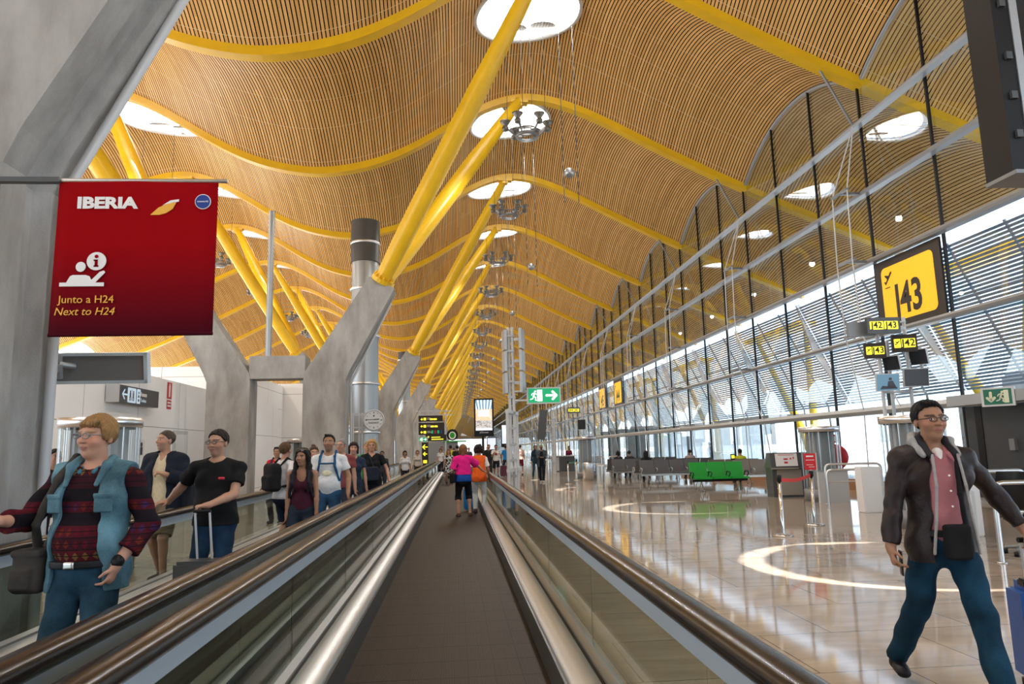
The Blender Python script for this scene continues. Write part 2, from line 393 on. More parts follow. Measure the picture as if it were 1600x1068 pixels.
for fi, y in enumerate(FR_Y):
    where = 'nearest the viewer, red banner on it' if fi == 0 else nth(fi - 1) + ' beyond the one with the red banner'
    if fi == 0:
        fr = thing('concrete_frame', 'grey concrete double column frame with spread arms, ' + where, 'column', (0, y, 0), group='concrete column frames')
        for s in (1, -1):
            a, b = leg(s); a.build('pier', M['concrete'], fr); b.build('branch_arm', M['concrete'], fr)
        MB().bx(-6.75, -4.95, -.4, .4, 4.05, 4.8).build('tie_beam', M['concrete'], fr)
        pipe = MB().tube([(-3.55, .33, .0), (-3.55, .33, 3.95), (-2.2, .33, 6.7)], .045, 8); pipe.build('drain_pipe', M['lgrey'], fr)
        fr0 = fr
    else:
        dup(fr0, (0, y, 0), 'grey concrete double column frame with spread arms, ' + where)
    for s in (1, -1):
        for dy in (-4.3, 4.3):
            lab = 'yellow strut leaning %s walkways, %s of pair, frame %s' % (
                'over' if s > 0 else 'away from', 'nearer' if dy < 0 else 'farther', 'by the red banner' if fi == 0 else nth(fi - 1) + ' past the banner')
            if fi == 0:
                t = thing('roof_strut', lab, 'strut', (0, y, 0), group='yellow roof struts')
                a, f, h = strut_mesh(s, dy + (-.2 if dy < 0 else .2)); a.build('shaft', M['yellow'], t); f.build('base_flange', M['yellow'], t); h.build('top_bracket', M['yellow'], t)
                _proto[s, dy] = t
            else: dup(_proto[s, dy], (0, y, 0), lab)

# ---------------------------------------------------------------- floor and outside ground
f = MB().add([(-31, -46, 0), (XG, -46, 0), (XG, 300, 0), (-31, 300, 0)], [(0, 1, 2, 3)]).build('floor', M['floor']); struct(f)
g = MB().add([(-400, -300, -.35), (400, -300, -.35), (400, 900, -.35), (-400, 900, -.35)], [(0, 1, 2, 3)]).build('ground', M['apron']); struct(g)
struct(MB().bx(-31, 19.3, -46, -7.3, 13.6, 13.9).build('ceiling_rear', M['slats'])); struct(MB().bx(-31, 13, -46.3, -46, 0, 13.6).build('wall_rear_blocker', M['concrete']))  # unseen roof continuation and closing wall, added to cut sky light from behind
e = MB().bx(XG, XG + .5, -46, 300, -.34, .12).build('trim_1', M['lgrey']); struct(e)

# ---------------------------------------------------------------- glass facade, one window per bay
RAILZ = [2.42, 4.62, 6.86, 9.0, 11.2]
def facade_bay(i, y0, far):
    poly = [(y0 + .02, .12)] + [(y0 + .02 + 8.96 * t, float(Zc(XG, y0 + min(max(9 * t, .001), 8.999))) - .02) for t in np.linspace(0, 1, 17)][::1] + [(y0 + 8.98, .12)]
    g = MB().prism(poly, lambda u, v, t: (t, u, v), XG + .03, XG + .045).build('window_%d' % i, M['fglass']); struct(g)
    fr = MB(); P = [(XG, p[0], p[1]) for p in poly[1:-1]]; fr.tube(P, .07, 6); fr.build('arched_head_frame', M['alu'], g)
    for k in range(3):
        yy = y0 + 3 * k - .0 + (.06 if k == 0 else 0); zt = float(Zc(XG, yy + .02)) - .02
        MB().bx(XG - .05, XG + .02, yy - .03, yy + .03, .1, zt).build('mullion', M['black'], g)
    for j, z in enumerate(RAILZ):
        d = .11 if j else .18
        r = MB().rings([[(XG - .34, yy, z), (XG - .30, yy, z + d * .6), (XG - .06, yy, z + d * .6), (XG - .03, yy, z), (XG - .06, yy, z - d * .6), (XG - .30, yy, z - d * .6)] for yy in (y0, y0 + 9)], True, True, False)
        r.build('transom', M['alu'], g)
    yb = y0
    if not far:
        b = MB()
        for z in RAILZ[1:4]:
            b.bx(XG - .95, XG - .3, yb - .05, yb + .05, z - .04, z + .04); b.box((XG - .95, yb, z), (.10, .9, .06))
        b.build('spreader_bracket', M['mgrey'], g)
        for s in (-.42, .42):
            MB().tube([(XG - .3, yb, 11.2), (XG - .95, yb + s, 9.0), (XG - 1.0, yb + s, 6.86), (XG - .95, yb + s, 4.62), (XG - .3, yb + s * 2.2, 2.42), (XG - .15, yb + s * 3.0, .14)], .022, 6).build('tie_rod', M['lgrey'], g)
        MB().tube([(XG - .3, yb, 11.2), (XG - 1.2, yb, float(S(XG - 1.2)) + .02)], .04, 6).build('tie_rod', M['mgrey'], g)
wi = 0
for i in range(len(BEAMS) - 1):
    wi += 1; facade_bay(wi, BEAMS[i], BEAMS[i] > 110)
# far end glazing
ge = MB().bx(-30.9, XG, 300, 300.1, 0, 17.9).build('window_%d' % (wi + 1), M['fglass']); struct(ge)
struct(MB().bx(-30.9, XG, 300.2, 300.6, 6.3, 18.2).build('wall_far', mat('far_wall_timber', (.34, .20, .08), .6)))
# ---------------------------------------------------------------- outside screen: louvres, white fins, yellow struts
def louver_bay():
    mb = MB(); n = 40
    for k in range(n):
        t = (k + .5) / n; z = 9.05 - 5.5 * t; x = XR + 2.6 * t
        R = Matrix.Rotation(.85, 3, 'Y'); mb.box((x, 4.5, z), (.115, 8.9, .012), M=R)
    return mb
_lv = None
for i in range(2, len(BEAMS) - 1):
    y = BEAMS[i]; n = i + KMIN
    lab = 'louvre screen outside the facade, ' + (nth(n) + ' bay past the first visible beam' if n >= 0 else nth(-n - 1) + ' bay nearer than the first visible beam')
    if _lv is None:
        _lv = thing('louver_screen', lab, 'louvre screen', (0, y, 0), group='outside louvre screens')
        louver_bay().build('slat_panel', M['louver'], _lv)
        for yy in (.25, 3, 6):
            d = Vector((2.6, 0, -5.5)).normalized()
            a = Vector((XR + .1, yy, 9.2)); b = a + d * 6.2
            if yy == .25:
                MB().rings([[(p.x - u, yy - .06, p.z), (p.x + .1, yy - .06, p.z + .08), (p.x + .1, yy + .06, p.z + .08), (p.x - u, yy + .06, p.z)] for p, u in ((a, .12), ((a + b) / 2, .62), (b, .15))], True, True, False).build('white_fin', M['white'], _lv)
            else:
                MB().tube([a + Vector((.12, 0, 0)), b + Vector((.12, 0, 0)), Vector((b.x + .3, yy, -.35))], .06, 6).build('support_post', M['mgrey'], _lv)
        for t in (.35, .68):
            MB().box((XR + 2.6 * t + .15, 4.5, 9.05 - 5.5 * t), (.08, 8.9, .08)).build('support_rail', M['mgrey'], _lv)
    else: dup(_lv, (0, y, 0), lab)
_es = None
for i in range(4, len(BEAMS) - 1, 2):
    y = BEAMS[i]; lab = 'yellow outdoor V strut behind the louvre screen, %s from the viewer' % nth((i - 4) // 2)
    if _es is None:
        _es = thing('outdoor_strut', lab, 'strut', (0, y, 0), group='outdoor yellow struts')
        for q in (1, -1): MB().tube([(24.2, q * .2, -.35), (23.9, q * .8, 2.2), (22.4, q * 3.6, 8.9)], [.16, .27, .15], 14).build('strut_arm', M['yellow'], _es)
        MB().lathe([(0, 0), (.5, 0), (.5, .25), (.3, .4), (0, .4)], (24.2, 0, -.35), 16).build('foot_block', M['concrete'], _es)
        MB().bx(21.6, 22.7, -4.4, 4.4, 8.85, 9.1).build('outer_purlin', M['yellow'], _es)
    else: dup(_es, (0, y, 0), lab)

# ---------------------------------------------------------------- moving walkways
def walkway(name, xc, y0, y1, label):
    t = thing(name, label, 'moving walkway', (xc, 0, 0), group='moving walkways')
    MB().bx(-.7, .7, y0 + .8, y1 - .8, -.05, .004).build('belt', M['belt'], t)
    for y in (y0 + .4, y1 - .4): MB().bx(-.7, .7, y - .4, y + .4, -.05, .006).build('landing_plate', M['steel'], t)
    for s in (1, -1):
        F = lambda u, v, w: (s * u, w, v)
        MB().prism([(.70, 0), (.725, 0), (.725, .20), (.70, .20)], F, y0, y1).build('skirt', M['dgrey'], t)
        P = [(.722, .188), (.715, .20), (.722, .214), (.742, .232), (.768, .247), (.80, .258), (.835, .264), (.862, .262), (.878, .254), (.88, .235), (.86, .21), (.78, .19)]
        MB().rings([[F(u, v, w) for u, v in P] for w in (y0, y1)], True, True, True).build('inner_deck', M['deck'], t)
        MB().prism([(.882, .0), (.905, .0), (.905, .245), (.882, .245)], F, y0, y1).build('shadow_gap', M['black'], t)
        MB().prism([(.905, 0), (.99, 0), (.99, .262), (.955, .275), (.905, .262)], F, y0, y1).build('glass_clamp', M['alu'], t)
        y = y0
        while y < y1 - .1:
            MB().bx(s * .962 - .006, s * .962 + .006, y + .012, min(y + 2.18, y1), .26, .83).build('glass_panel', M['wglass'], t); y += 2.2
        MB().prism([(.935, .80), (.99, .80), (1.0, .885), (.925, .885)], F, y0, y1).build('handrail_guide', M['alu2'], t)
        P = [(.915, .885), (1.01, .885), (1.03, .905), (1.03, .93), (1.015, .952), (.985, .963), (.94, .963), (.91, .952), (.895, .93), (.895, .905)]
        R = []
        for w in (y0, y1): R.append([(s * u, w, v) for u, v in P])
        h = MB().rings(R, True, False, True)
        for w, dr in ((y0, -1), (y1, 1)):
            for a0, a1 in zip(np.linspace(0, PI, 13)[:-1], np.linspace(0, PI, 13)[1:]):
                q = lambda a: [(s * u, w + dr * math.sin(a) * (.28 + (v - .924)), .645 + math.cos(a) * (.279 + (v - .924))) for u, v in P]
                h.rings([q(a0), q(a1)], True, False, True)
        h.build('handrail', M['rubber'], t)
    return t
M['alu2'] = mat('satin_blue_grey_aluminium', (.62, .72, .80), .38, .35); M['deck'] = mat('satin_deck_steel', (.62, .65, .68), .42, .9)
walkway('moving_walkway', -.09, -4, 46, 'dark empty-looking moving walkway running straight ahead under the viewer')
MB().bx(-1.325, -1.085, -4, 46, .0, .22).build('centre_gap_shade', M['black'],  # black filler stands in for the shade in the gap between walkways
walkway('moving_walkway', -2.33, -4, 46, 'moving walkway full of oncoming passengers on the left')).location = (2.33, 0, 0)
# ---------------------------------------------------------------- sign helpers
def orient(n):
    n = Vector(n).normalized(); up = Vector((0, 0, 1)); x = up.cross(n).normalized(); y = n.cross(x)
    return Matrix((x, y, n)).transposed()
def board(name, label, cat, c, n, group=None):
    t = thing(name, label, cat, c, group=group); t.rotation_euler = orient(n).to_euler(); return t
def rrect(w, h, r, k=5):
    P = []
    for sx, sy, a0 in ((1, 1, 0), (-1, 1, 90), (-1, -1, 180), (1, -1, 270)):
        for i in range(k + 1):
            a = math.radians(a0 + 90 * i / k); P.append((sx * (w / 2 - r) + r * math.cos(a), sy * (h / 2 - r) + r * math.sin(a)))
    return P
class SH(MB):
    """flat shapes in a sign's own plane (x right, y up), given a thin real thickness"""
    def poly(s, P, z=0.0, t=.003):
        return s.rings([[(x, y, z) for x, y in P], [(x, y, z + t) for x, y in P]], True, True, False)
    def rect(s, x, y, w, h, z=0.0, t=.003): return s.poly([(x - w / 2, y - h / 2), (x + w / 2, y - h / 2), (x + w / 2, y + h / 2), (x - w / 2, y + h / 2)], z, t)
    def disc(s, x, y, r, z=0.0, t=.003, n=20, ry=None): return s.poly([(x + r * math.cos(2 * PI * k / n), y + (ry or r) * math.sin(2 * PI * k / n)) for k in range(n)], z, t)
    def stroke(s, P, w, z=0.0, t=.003):
        for (x0, y0), (x1, y1) in zip(P[:-1], P[1:]):
            d = math.hypot(x1 - x0, y1 - y0) or 1; nx, ny = -(y1 - y0) / d * w / 2, (x1 - x0) / d * w / 2
            s.poly([(x0 + nx, y0 + ny), (x0 - nx, y0 - ny), (x1 - nx, y1 - ny), (x1 + nx, y1 + ny)], z, t)
        for x, y in P: s.disc(x, y, w / 2, z, t, 10)
        return s
    def arrow(s, x, y, L, w, ang, z=0.0, hd=.45):
        c, q = math.cos(ang), math.sin(ang); T = lambda a, b: (x + a * c - b * q, y + a * q + b * c)
        s.stroke([T(-L / 2, 0), T(L / 2 - w * .6, 0)], w, z); s.stroke([T(L / 2 - L * hd, L * hd), T(L / 2, 0), T(L / 2 - L * hd, -L * hd)], w, z); return s
def text(body, x, y, size, m, parent, z=.004, bold=0.0, name='lettering', shear=0.0, sx=1.0, align='CENTER', spacing=1.0):
    cu = bpy.data.curves.new(name, 'FONT'); cu.body = body; cu.size = size; cu.align_x = align; cu.align_y = 'CENTER'
    cu.extrude = .0015; cu.offset = bold; cu.shear = shear; cu.resolution_u = 3; cu.space_character = spacing
    o = bpy.data.objects.new(name, cu); COL.objects.link(o)
    me = bpy.data.meshes.new_from_object(o.evaluated_get(bpy.context.evaluated_depsgraph_get()))
    bpy.data.objects.remove(o); bpy.data.curves.remove(cu)
    me.materials.clear(); me.materials.append(m); me.name = name
    o = bpy.data.objects.new(name, me); COL.objects.link(o); o.parent = parent; o.location = (x, y, z); o.scale = (sx, 1, 1)
    return o
def running_man(s, x, y, h, z, flip=1):
    u = h / 10.0; T = lambda a, b: (x + flip * a * u, y + b * u)
    s.disc(*T(.8, 3.9), .95 * u, z)
    s.stroke([T(.2, 2.4), T(-.8, -.6)], 1.5 * u, z)
    s.stroke([T(.2, 2.3), T(1.8, 1.2), T(2.9, 1.9)], .8 * u, z); s.stroke([T(-.1, 2.4), T(-1.9, 1.9), T(-2.6, .5)], .8 * u, z)
    s.stroke([T(-.7, -.7), T(1.2, -1.6), T(.9, -4.0), T(1.7, -4.1)], .95 * u, z); s.stroke([T(-.9, -.7), T(-1.5, -2.6), T(-3.6, -3.3)], .95 * u, z)
    return s

# ---------------------------------------------------------------- left: white block, door, signs
def panel_mat():
    m = mat('white_wall_panels', (.88, .89, .90), .35); n = N(m)
    tc = n.n('TexCoord'); sp = n.n('SeparateXYZ'); n.l(tc.outputs['Object'], sp.inputs[0])
    a = n.math('ADD', sp.outputs[0], sp.outputs[1])
    j = n.math('MAXIMUM', n.math('LESS_THAN', n.math('FRACT', n.math('DIVIDE', a, 3.0)), .006), n.math('LESS_THAN', n.math('FRACT', n.math('DIVIDE', n.math('ADD', sp.outputs[2], -.12), 2.35)), .008))
    n.l(n.mix(j, (.88, .89, .90), (.25, .25, .26)), n.b.inputs['Base Color'])
    return m
M['panels'] = panel_mat()
struct(MB().bx(-13, -9.0, 14, 37, 0, 3.98).build('wall_left', M['panels']))
struct(MB().bx(-24, -9.35, 30, 39.5, 3.99, 5.25).build('wall_upper', M['panels']))
struct(MB().bx(-24, -9.35, 37.05, 39.5, 0, 3.97).build('wall_infill', M['panels']))
struct(MB().bx(-13, -7.95, 39.55, 52, 0, 5.4).build('wall_corner', M['panels']))
d = MB().bx(-8.995, -8.95, 23.6, 24.75, 0, 2.42).build('door_1', M['lgrey']); struct(d)
MB().bx(-8.95, -8.93, 23.72, 24.63, .02, 2.3).build('door_leaf', M['white'], d)
t = board('door_notice', 'small white notice with dark figure on white wall behind navy jacket man', 'notice', (-8.99, 21.3, 1.85), (1, 0, 0))
SH().rect(0, 0, .42, .5, 0, .01).build('panel', M['matwhite'], t); SH().rect(0, -.08, .16, .22, .011).disc(0, .1, .07, .011).build('figure', M['ink'], t)

t = board('toilet_sign', 'dark grey hanging toilet sign with left arrow on the white wall', 'sign', (-8.72, 20.38, 3.25), (1, 0, 0))
MB().box((0, 0, -.09), (2.6, .47, .18)).build('panel', M['dgrey'], t)
MB().box((-1.32, 0, -.1), (.09, .47, .3)).build('end_bracket', M['lgrey'], t)
M['paleblue'] = mat('sign_pale_blue', (.55, .70, .85), .5, emis=(.6, .75, .9), es=.35)
s = SH(); s.arrow(-.86, 0, .26, .045, PI); s.poly([(x - .45, y) for x, y in rrect(.5, .4, .03)]); s.poly([(x - .04, y) for x, y in rrect(.22, .4, .03)])
s.build('pictogram_panels', M['paleblue'], t)
s = SH()
for x in (-.55, -.36): s.disc(x, .1, .03, .004).stroke([(x, .05), (x, -.03)], .07, .004).stroke([(x - .03, -.05), (x - .03, -.14)], .03, .004).stroke([(x + .03, -.05), (x + .03, -.14)], .03, .004)
s.rect(-.455, 0, .012, .3, .004); s.disc(-.04, .1, .03, .004).poly([(-.04, .06), (-.1, -.03), (.02, -.03)], .004).disc(-.04, -.11, .04, .004)
s.build('pictogram', M['dgrey'], t)
text('Aseos', .27, .07, .17, M['matwhite'], t, bold=.006); text('Toilets', .27, -.1, .13, M['paleblue'], t)
t = board('fire_extinguisher_sign', 'red and white fire extinguisher sign on the white wall', 'sign', (-8.99, 23.15, 3.52), (1, 0, 0))
SH().rect(0, .13, .36, .52).rect(0, -.31, .34, .28).build('panel', M['red'], t)
SH().rect(0, .11, .1, .36, .004).rect(0, .32, .05, .06, .004).rect(0, -.25, .26, .05, .004).rect(0, -.35, .26, .05, .004).build('pictogram', M['matwhite'], t)

# ---------------------------------------------------------------- red banner on the near frame
t = board('airline_banner', 'square red cloth banner with white lettering hung from the nearest concrete frame', 'banner', (-2.49, 5.62, 3.12), (0, -1, 0))
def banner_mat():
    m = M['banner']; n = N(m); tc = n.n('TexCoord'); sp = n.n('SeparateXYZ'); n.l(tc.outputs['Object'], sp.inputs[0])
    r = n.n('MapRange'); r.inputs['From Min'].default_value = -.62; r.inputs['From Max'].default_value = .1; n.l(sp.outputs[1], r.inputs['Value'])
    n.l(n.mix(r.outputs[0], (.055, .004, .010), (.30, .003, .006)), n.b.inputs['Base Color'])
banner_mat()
R = []
for y in np.linspace(.62, -.62, 9): R.append([(x, y, .004 * math.sin(5 * x + 3 * y)) for x in np.linspace(-.61, .61, 13)] + [(x, y, .004 * math.sin(5 * x + 3 * y) - .006) for x in np.linspace(.61, -.61, 13)])
MB().rings(R, True, True, True).build('cloth', M['banner'], t)
MB().tube([(-.78, .625, -.01), (.68, .625, -.01)], .018, 8).build('top_rod', M['steel'], t)
MB().tube([(-.61, -.62, 0), (.61, -.62, 0)], .014, 8).build('bottom_rod', M['banner'], t)
MB().bx(-1.18, -.60, .60, .64, -.03, .03).bx(-1.2, -1.12, .54, .70, -.08, .08).build('wall_bracket', M['dgrey'], t)
Z = .008
text('IBERIA', -.235, .43, .125, M['matwhite'], t, z=Z, bold=.006, sx=1.28)
s = SH(); s.poly([(.10, .335), (.17, .335), (.22, .35), (.27, .385), (.295, .44), (.22, .425), (.16, .395)], Z)
M['gold'] = mat('banner_gold', (.83, .44, .05), .5); s.build('gold_feather', M['gold'], t)
SH().poly([(.19, .415), (.25, .455), (.315, .465), (.315, .445), (.27, .438)], Z).build('white_feather', M['matwhite'], t)
M['navy'] = mat('globe_blue', (.015, .05, .28), .4)
SH().disc(.50, .445, .062, Z, .003, 28).build('globe_ring', M['matwhite'], t); SH().disc(.50, .445, .056, Z + .003, .003, 28).build('globe', M['navy'], t)
text('oneworld', .50, .445, .022, M['matwhite'], t, z=Z + .008)
s = SH(); s.rect(-.385, -.225, .33, .03, Z); s.poly([(-.50, -.21), (-.475, -.16), (-.455, -.15), (-.36, -.15), (-.33, -.16), (-.315, -.19), (-.255, -.125), (-.225, -.115), (-.215, -.13), (-.285, -.21)], Z)
s.disc(-.40, -.085, .037, Z, .003, 20, .04); s.disc(-.285, -.04, .073, Z, .003, 28); s.build('information_pictogram', M['matwhite'], t)
SH().disc(-.285, -.003, .014, Z + .004).rect(-.285, -.056, .022, .055, Z + .004).rect(-.290, -.034, .03, .012, Z + .004).rect(-.285, -.08, .036, .012, Z + .004).build('information_letter', M['banner'], t)
text('Junto a H24', -.345, -.345, .085, M['gold'], t, z=Z); text('Next to H24', -.355, -.44, .085, M['gold'], t, z=Z, shear=.2)

# grey information monitor by the near frame, seen from its back
t = board('information_monitor', 'grey framed wide monitor on an arm beside the nearest concrete frame', 'monitor', (-3.42, 7.15, 2.43), (.05, -1, -.2))
MB().bx(-.45, .42, -.145, .145, -.05, .0).build('housing', M['mgrey'], t)
MB().bx(-.45, .42, .12, .15, -.06, .03).bx(-.45, .42, -.15, -.12, -.06, .03).bx(.39, .425, -.15, .15, -.06, .03).bx(-.455, -.42, -.15, .15, -.06, .03).build('frame', M['alu2'], t)
MB().tube([(-.25, .02, .0), (-.34, .05, .12)], .03, 8).bx(-.37, -.32, -.09, .15, .08, .14).bx(-.36, -.30, -.02, .05, .12, .62).build('mounting_arm', M['alu'], t)

# ---------------------------------------------------------------- ducts, pole, clock
def duct(x, y, r, zt, label):
    t = thing('ventilation_duct', label, 'duct', (x, y, 0), group='ventilation ducts')
    MB().lathe([(r, 0), (r, zt * .88)], n=32).build('lower_shaft', M['ductsteel'], t)
    MB().lathe([(r + .05, zt * .84), (r + .05, zt)], n=32).build('upper_shaft', M['ductdark'], t)
    b = MB()
    for z in np.arange(2.4, zt, 2.05): b.lathe([(r + .06, z - .05), (r + .09, z), (r + .06, z + .05)], n=32)
    b.build('clamp_ring', M['steel'], t)
M['ductsteel'] = mat('duct_steel', (.36, .38, .39), .38, .8); M['ductdark'] = mat('duct_dark_steel', (.085, .085, .085), .45, .5)
duct(-3.86, 30.6, .58, 11.6, 'thick grey steel ventilation duct rising behind the clock')
duct(-5.05, 71, .58, 11.4, 'thick grey steel ventilation duct far beyond the clock, second along the columns')
duct(-5.05, 107, .58, 11.4, 'thick grey steel ventilation duct most distant along the columns')
o = MB().tube([(-6.25, 24.2, 4.8), (-6.25, 24.2, 9.9)], .105, 12).build('steel_pole', M['ductsteel']); tag(o, 'slim grey steel pole standing on the tie beam of the frame beyond the banner', 'pole')
t = board('wall_clock', 'round white clock with grey rim mounted on steel posts in front of the duct', 'clock', (-2.95, 26.05, 2.72), (.13, -1, 0))
R = MB(); R.lathe([(.0, -.2), (.38, -.2), (.385, -.02), (.37, .02), (.33, .02), (.33, -.01), (0, -.01)], n=36); R.build('case', M['lgrey'], t)
SH().disc(0, 0, .335, .0, .008, 36).build('dial', M['matwhite'], t)
s = SH()
for k in range(12):
    a = 2 * PI * k / 12; s.stroke([(.285 * math.cos(a), .285 * math.sin(a)), ((.25 if k % 3 == 0 else .265) * math.cos(a), (.25 if k % 3 == 0 else .265) * math.sin(a))], .03 if k % 3 == 0 else .018, .01)
s.poly([(0, .2), (.03, .15), (0, .11), (-.03, .15)], .01); s.build('hour_marks', M['ink'], t)
s = SH(); s.stroke([(0, .02), (-.29, .015)], .022, .014).stroke([(0, .02), (.18, .03)], .03, .016); s.build('clock_hand', M['black'], t)
text('RADIANT', 0, -.1, .085, M['ink'], t, z=.011, bold=.002)
t = thing('clock_post', 'pair of slim steel posts with crossbars holding the round clock', 'post', (-3.5, 26.25, 0))
for x in (-.22, 0, .10): MB().tube([(x, 0, 0), (x, 0, 3.0)], .035, 8).build('post', M['lgrey'], t)
for q in (2.93, 2.47): MB().bx(-.6, .5, -.03, .03, q - .03, q + .03).build('crossbar', M['lgrey'], t)

# ---------------------------------------------------------------- ribbed glass air columns
def ribglass():
    m = glass('ribbed_glass', (.86, .90, .92), 1.5, .08); return m
M['ribglass'] = ribglass()
def air_column(x, y, r, h, label):
    t = thing('air_column', label, 'air column', (x, y, 0), group='ribbed glass air columns')
    n = 72; mb = MB(); prof = []
    for z in (.32, h - .12): prof.append([((r - .012 * (k % 2)) * math.cos(2 * PI * k / n), (r - .012 * (k % 2)) * math.sin(2 * PI * k / n), z) for k in range(n)])
    mb.rings(prof, True, False, False); mb.build('ribbed_shell', M['ribglass'], t)
    r_ = MB()
    for k in range(0, n, 6): r_.tube([((r - .03) * math.cos(2 * PI * k / n), (r - .03) * math.sin(2 * PI * k / n), .3), ((r - .03) * math.cos(2 * PI * k / n), (r - .03) * math.sin(2 * PI * k / n), h - .1)], .010, 5)
    r_.build('upright_rods', M['steel'], t)
    MB().lathe([(.0, 0), (r + .0, 0), (r + .0, .30), (r - .06, .33), (0, .33)], n=36).build('base_drum', M['mgrey'], t)
    MB().lathe([(r - .05, h - .14), (r + .02, h - .14), (r + .03, h), (r - .05, h), (r - .05, h - .14)], n=36, caps=False).build('top_rim', M['steel'], t)
    MB().box((0, 0, h * .5 + .05), (r * 1.05, r * 1.05, h * .80)).build('inner_duct', M['colgrey'], t)
    MB().lathe([(0, h - .16), (r - .06, h - .16), (r - .06, h - .13), (0, h - .13)], n=36).build('top_grille', M['dgrey'], t)
M['colgrey'] = mat('column_core_grey', (.30, .31, .31), .5)
air_column(-5.2, 10.95, .53, 2.15, 'ribbed glass air column with grey core behind the denim vest man')
air_column(-5.55, 26.6, .53, 2.12, 'ribbed glass air column behind the long haired woman, between concrete frames')
air_column(8.30, 12.45, .53, 1.98, 'ribbed glass air column with grey core behind the leather jacket man')
air_column(9.75, 18.6, .50, 1.95, 'ribbed glass air column beside the dark boarding counter')
air_column(6.75, 37.2, .52, 2.1, 'ribbed glass air column beside the steel bin, far across the hall')

# ---------------------------------------------------------------- chandeliers and hanging balls
def make_chandelier(x, y, z, label):
    t = thing('ceiling_chandelier', label, 'lamp', (x, y, z), group='ring chandeliers')
    f = MB(); f.lathe([(.36, -.42), (.42, -.42), (.42, -.30), (.36, -.30), (.36, -.42)], n=16, caps=False)
    for k in range(10):
        a = 2 * PI * k / 10; f.tube([(.39 * math.cos(a), .39 * math.sin(a), -.44), (.39 * math.cos(a), .39 * math.sin(a), -.14)], .02, 5)
    f.lathe([(.37, -.16), (.41, -.16), (.41, -.12), (.37, -.12), (.37, -.16)], n=16, caps=False); f.build('ring_frame', M['mgrey'], t)
    for k in range(6):
        a = 2 * PI * k / 6; c, s_ = math.cos(a), math.sin(a)
        arm = MB().tube([(.4 * c, .4 * s_, -.36), (.62 * c, .62 * s_, -.16), (.74 * c, .74 * s_, -.06)], [.03, .045, .03], 6).tube([(.4 * c, .4 * s_, -.16), (.72 * c, .72 * s_, .04)], .012, 4); arm.build('arm', M['mgrey'], t)
        b = MB().lathe([(.0, -.16), (.11, -.16), (.12, -.04), (.07, .0), (.09, .05), (.16, .14), (.20, .20), (.175, .20), (.13, .13), (.04, .04), (0, .04)], (.78 * c, .78 * s_, 0), 14); b.build('lamp_bowl', M['lampgrey'], t)
    w = MB(); zt = float(Zc(x, y)) - z
    for sx in (-.7, .7): w.tube([(sx, 0, .1), (sx * 1.0, 0, zt - .2)], .010, 4)
    w.build('suspension_wire', M['dgrey'], t)
    return t
M['lampgrey'] = mat('lamp_grey_metal', (.20, .20, .19), .35, .6)
cp = None
def fill_spot(x, y):  # downward fill added to lift the left walls; chandeliers themselves are uplights
    ld = bpy.data.lights.new('fill_spot', 'SPOT'); ld.energy = 700; ld.spot_size = math.radians(165); ld.spot_blend = .4; ld.shadow_soft_size = .15; ld.color = (1, .95, .88)
    lo = bpy.data.objects.new('fill_spot', ld); COL.objects.link(lo); lo.location = (x, y, 12.75)
for i in range(-3, 9): fill_spot(2.72, 24.4 + 9 * i)
for i in range(-3, 7): fill_spot(-14.0, 33.4 + 9 * i)
for i in range(0, 26):
    y = 24.4 + 9 * i; lab = 'grey ring chandelier under the skylights over the walkways, %s from the viewer' % nth(i)
    if cp is None: cp = make_chandelier(2.72, y, 13.2, lab)
    else: dup(cp, (2.72, y, 13.2), lab)
for i in range(0, 8):
    dup(cp, (-14.0, 33.4 + 9 * i, 13.2), 'grey ring chandelier beyond the concrete columns, %s from the viewer' % nth(i))
bp = None
for i in range(0, 18):
    y = 16.4 + 9 * i; lab = 'small grey ball speaker hung on two cables, %s from the viewer' % nth(i)
    if bp is None:
        bp = thing('ball_speaker', lab, 'speaker', (2.85, y, 8.2), group='hanging ball speakers')
        MB().lathe([(.13 * math.sin(PI * k / 12) + .0005, -.13 * math.cos(PI * k / 12)) for k in range(13)], n=20).build('ball', M['ductsteel'], bp)
        zt = float(Zc(2.85, y)) - 8.2
        for sx, lo in ((-.15, -.75), (.2, -.75)): MB().tube([(sx, 0, lo), (sx, 0, 0), (sx, 0, zt + .25)], .011, 5).build('cable', M['dgrey'], bp)
        MB().tube([(-.15, 0, .02), (.2, 0, .02)], .012, 5).build('cross_bar', M['dgrey'], bp)
    else: dup(bp, (2.85, y, 8.2), lab)

